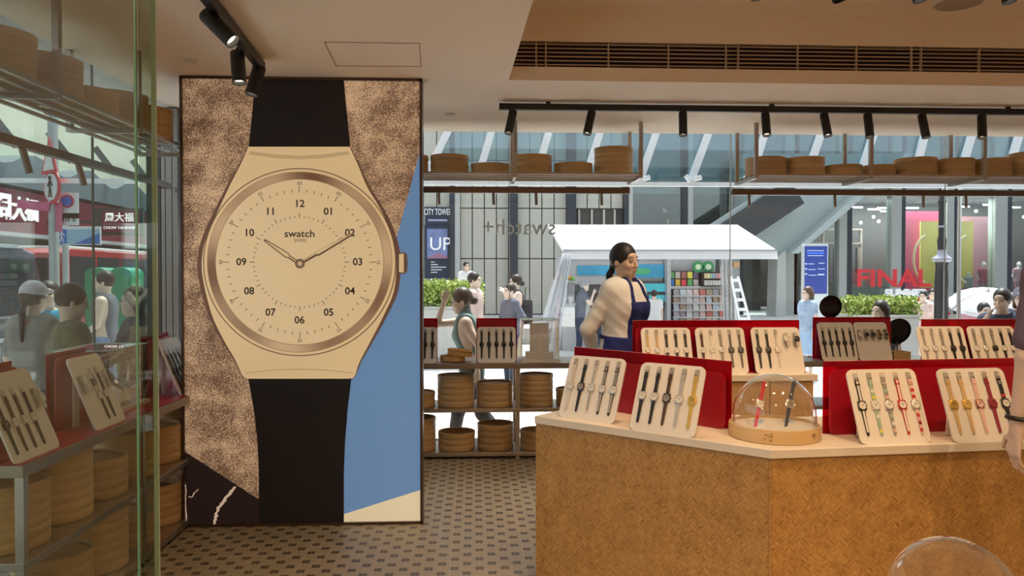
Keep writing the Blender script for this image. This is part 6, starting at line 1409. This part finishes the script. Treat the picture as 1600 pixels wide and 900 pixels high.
for i, (a, b) in enumerate(((132, 168), (171, 205))):
    p0, p1 = Wd(a, 450, 12), Wd(b, 450, 12); cx = (p0.x + p1.x) / 2; w_ = (p1.x - p0.x) / 2; t = T('street_cabinet', 'green street cabinet with a rounded top, %s of two' % ('left', 'right')[i], 'cabinet', (cx, p0.y, G0))
    zt = 1.58 - G0 - i * .0; pr = [(-w_, 0), (w_, 0), (w_, zt - w_ * .6)] + [(w_ * cos(q), zt - w_ * .6 + w_ * .6 * sin(q)) for q in [pi * k / 10 for k in range(1, 10)]] + [(-w_, zt - w_ * .6)]
    gm_ = mat('cabinet_green', (.01, .26, .13), .35)
    MB().prism(pr, 0, .45, lambda u_, v, w2: (u_, w2, v)).build('body', gm_, t, bevel=.01)
    MB().bb((-w_ * .8, -.012, .15), (w_ * .8, 0, zt - w_ * .7)).build('door', gm_, t); MB().bb((w_ * .55, -.03, zt * .5), (w_ * .65, -.012, zt * .6)).build('handle', steel, t)
# sign poles
polem = mat('pole_galvanised', (.45, .49, .5), .4, .4)
sp_ = Wd(85, 450, 9.0); t = T('sign_pole', 'thick pale street pole with traffic signs left of the blue sign', 'signpost', (sp_.x, sp_.y, G0))
MB().cyl((0, 0, 0), (0, 0, 3.6), .055, n=16).build('pole', polem, t, smooth=True)
MB().lathe([(1e-4, 0), (.12, 0), (.11, .05), (.06, .06)], 20).build('base_plate', polem, t)
def zat(py, d=9.0): return 1.457 + (430 - py) / 1200 * d - G0
Rs = Mx.Rotation(radians(-38), 3, 'Z')
def disc(nm, c_, r, m, th=.012, off=0, n=32):
    Rn = Rs @ Mx.Rotation(pi / 2, 3, 'X'); return MB().lathe([(1e-4, 0), (r, 0), (r, th), (1e-4, th)], n, V(c_) + Rs @ V((0, -off, 0)), Rn).build(nm, m, t)
sr = mat('sign_rim_red', (.6, .03, .06), .4); sw_ = mat('sign_white', (.75, .76, .78), .4)
c0 = V((.03, -.07, zat(294))); disc('round_sign', c0, .20, sr); disc('sign_face', c0, .155, sw_, off=.014)
fgm = MB(); R3 = Rs
def fig(parent_list, c_, s, M3=Rs):
    m = MB(); P_ = lambda x, z: tuple(c_ + M3 @ V((x * s, -.03, z * s)))
    m.sph(P_(0, .42), .09 * s, 8); m.bar(P_(0, .32), P_(0, -.02), .14 * s, .01); m.bar(P_(.02, -.02), P_(.14, -.45), .07 * s, .01); m.bar(P_(-.02, -.02), P_(-.12, -.45), .07 * s, .01); m.bar(P_(.03, .28), P_(.22, .05), .05 * s, .01); m.bar(P_(-.03, .28), P_(-.22, .05), .05 * s, .01); return m
fig(0, c0, .26).build('pedestrian_symbol', mat('sign_black', (.02, .02, .02), .5), t)
tri = MB(); cc = V((.0, -.09, zat(246))); tri.add([tuple(cc + Rs @ V(q)) for q in ((-.2, 0, -.2), (.2, 0, -.2), (0, 0, .22), (-.2, .012, -.2), (.2, .012, -.2), (0, .012, .22))], [(0, 1, 2), (5, 4, 3), (0, 3, 4, 1), (1, 4, 5, 2), (2, 5, 3, 0)]); tri.build('triangle_sign', sr, t)
tri = MB(); tri.add([tuple(cc + Rs @ V(q)) for q in ((-.14, -.006, -.165), (.14, -.006, -.165), (0, -.006, .14))], [(0, 1, 2)]); tri.build('triangle_face', sw_, t)
MB().box((.09, -.07, zat(340)), (.16, .012, .34), Rs).build('pink_plate', mat('plate_pink', (.62, .12, .25), .4), t)
MB().box((-.19, -.07, zat(322)), (.36, .012, .1), Mx.Rotation(.1, 3, 'Y')).build('pink_arrow_plate', mat('plate_pink', ()), t)
c2 = V((.20, -.05, zat(322))); MB().box(tuple(c2), (.22, .012, .30)).build('white_plate', sw_, t)
Rs0 = Rs; Rs = Mx.Identity(3); disc('parking_ring', c2 + V((-.01, -.01, .05)), .075, sr, off=.0); disc('parking_disc', c2 + V((-.01, -.012, .05)), .058, mat('disc_blue', (.05, .12, .5), .4), off=.014); Rs = Rs0
text('hours_text', 'hrs', .12, mat('sign_black', ()), t, Mx.Translation(V((.21, -.075, zat(342)))) @ FRONT, .002, world=False)
MB().box((.20, -.05, zat(343)), (.22, .012, .14)).build('white_plate', sw_, t)
sp2 = Wd(103, 450, 10.0); t = T('sign_pole', 'slim pale pole carrying the blue pedestrian street sign', 'signpost', (sp2.x, sp2.y, G0))
MB().cyl((0, 0, 0), (0, 0, zat(352, 10)), .04, n=14).build('pole', polem, t, smooth=True)
za, zb_ = zat(354, 10), zat(383, 10); xw = lambda px: (px - 103) / 1200 * 10
MB().bb((xw(94), -.06, zb_), (xw(160), -.04, za)).build('board', sw_, t)
MB().bb((xw(95), -.066, zb_ + .012), (xw(159), -.06, za - .04)).build('blue_field', mat('sign_sky_blue', (.30, .50, .68), .4), t)
MB().bb((xw(95), -.072, zb_ + .012), (xw(109), -.066, za - .04)).build('blue_square', mat('sign_blue', (.02, .14, .5), .4), t)
MB().prism([(xw(120), zb_ + .012), (xw(159), zb_ + .012), (xw(159), zb_ + .15)], -.072, -.066, lambda u_, v, w_: (u_, w_, v)).build('blue_wedge', mat('sign_blue', ()), t)
m = fig(0, V((xw(102), -.045, (za + zb_) / 2 - .012)), .17, Mx.Identity(3)); m.build('pedestrian_symbol', sw_, t)
# railing
t = T('street_railing', 'pale metal street railing at the far left outside', 'railing', (-5.3, 7, G0))
for z in (.25, 1.0): MB().bb((-5.32, 4.0, G0 + z), (-5.28, 10.5, G0 + z + .04)).build('rail', polem, t, world=True)
bar = MB().bb((-.012, -.012, .25), (.012, .012, 1.0)).mesh('baluster'); bar.materials.append(polem)
for i in range(44): o = link('baluster', bar, None, t); o.location = (0, -3 + i * .15, 0)
for yy in (4, 6.15, 8.3, 10.45): MB().bb((-5.33, yy - .03, G0), (-5.27, yy + .03, G0 + 1.08)).build('post', polem, t, world=True)
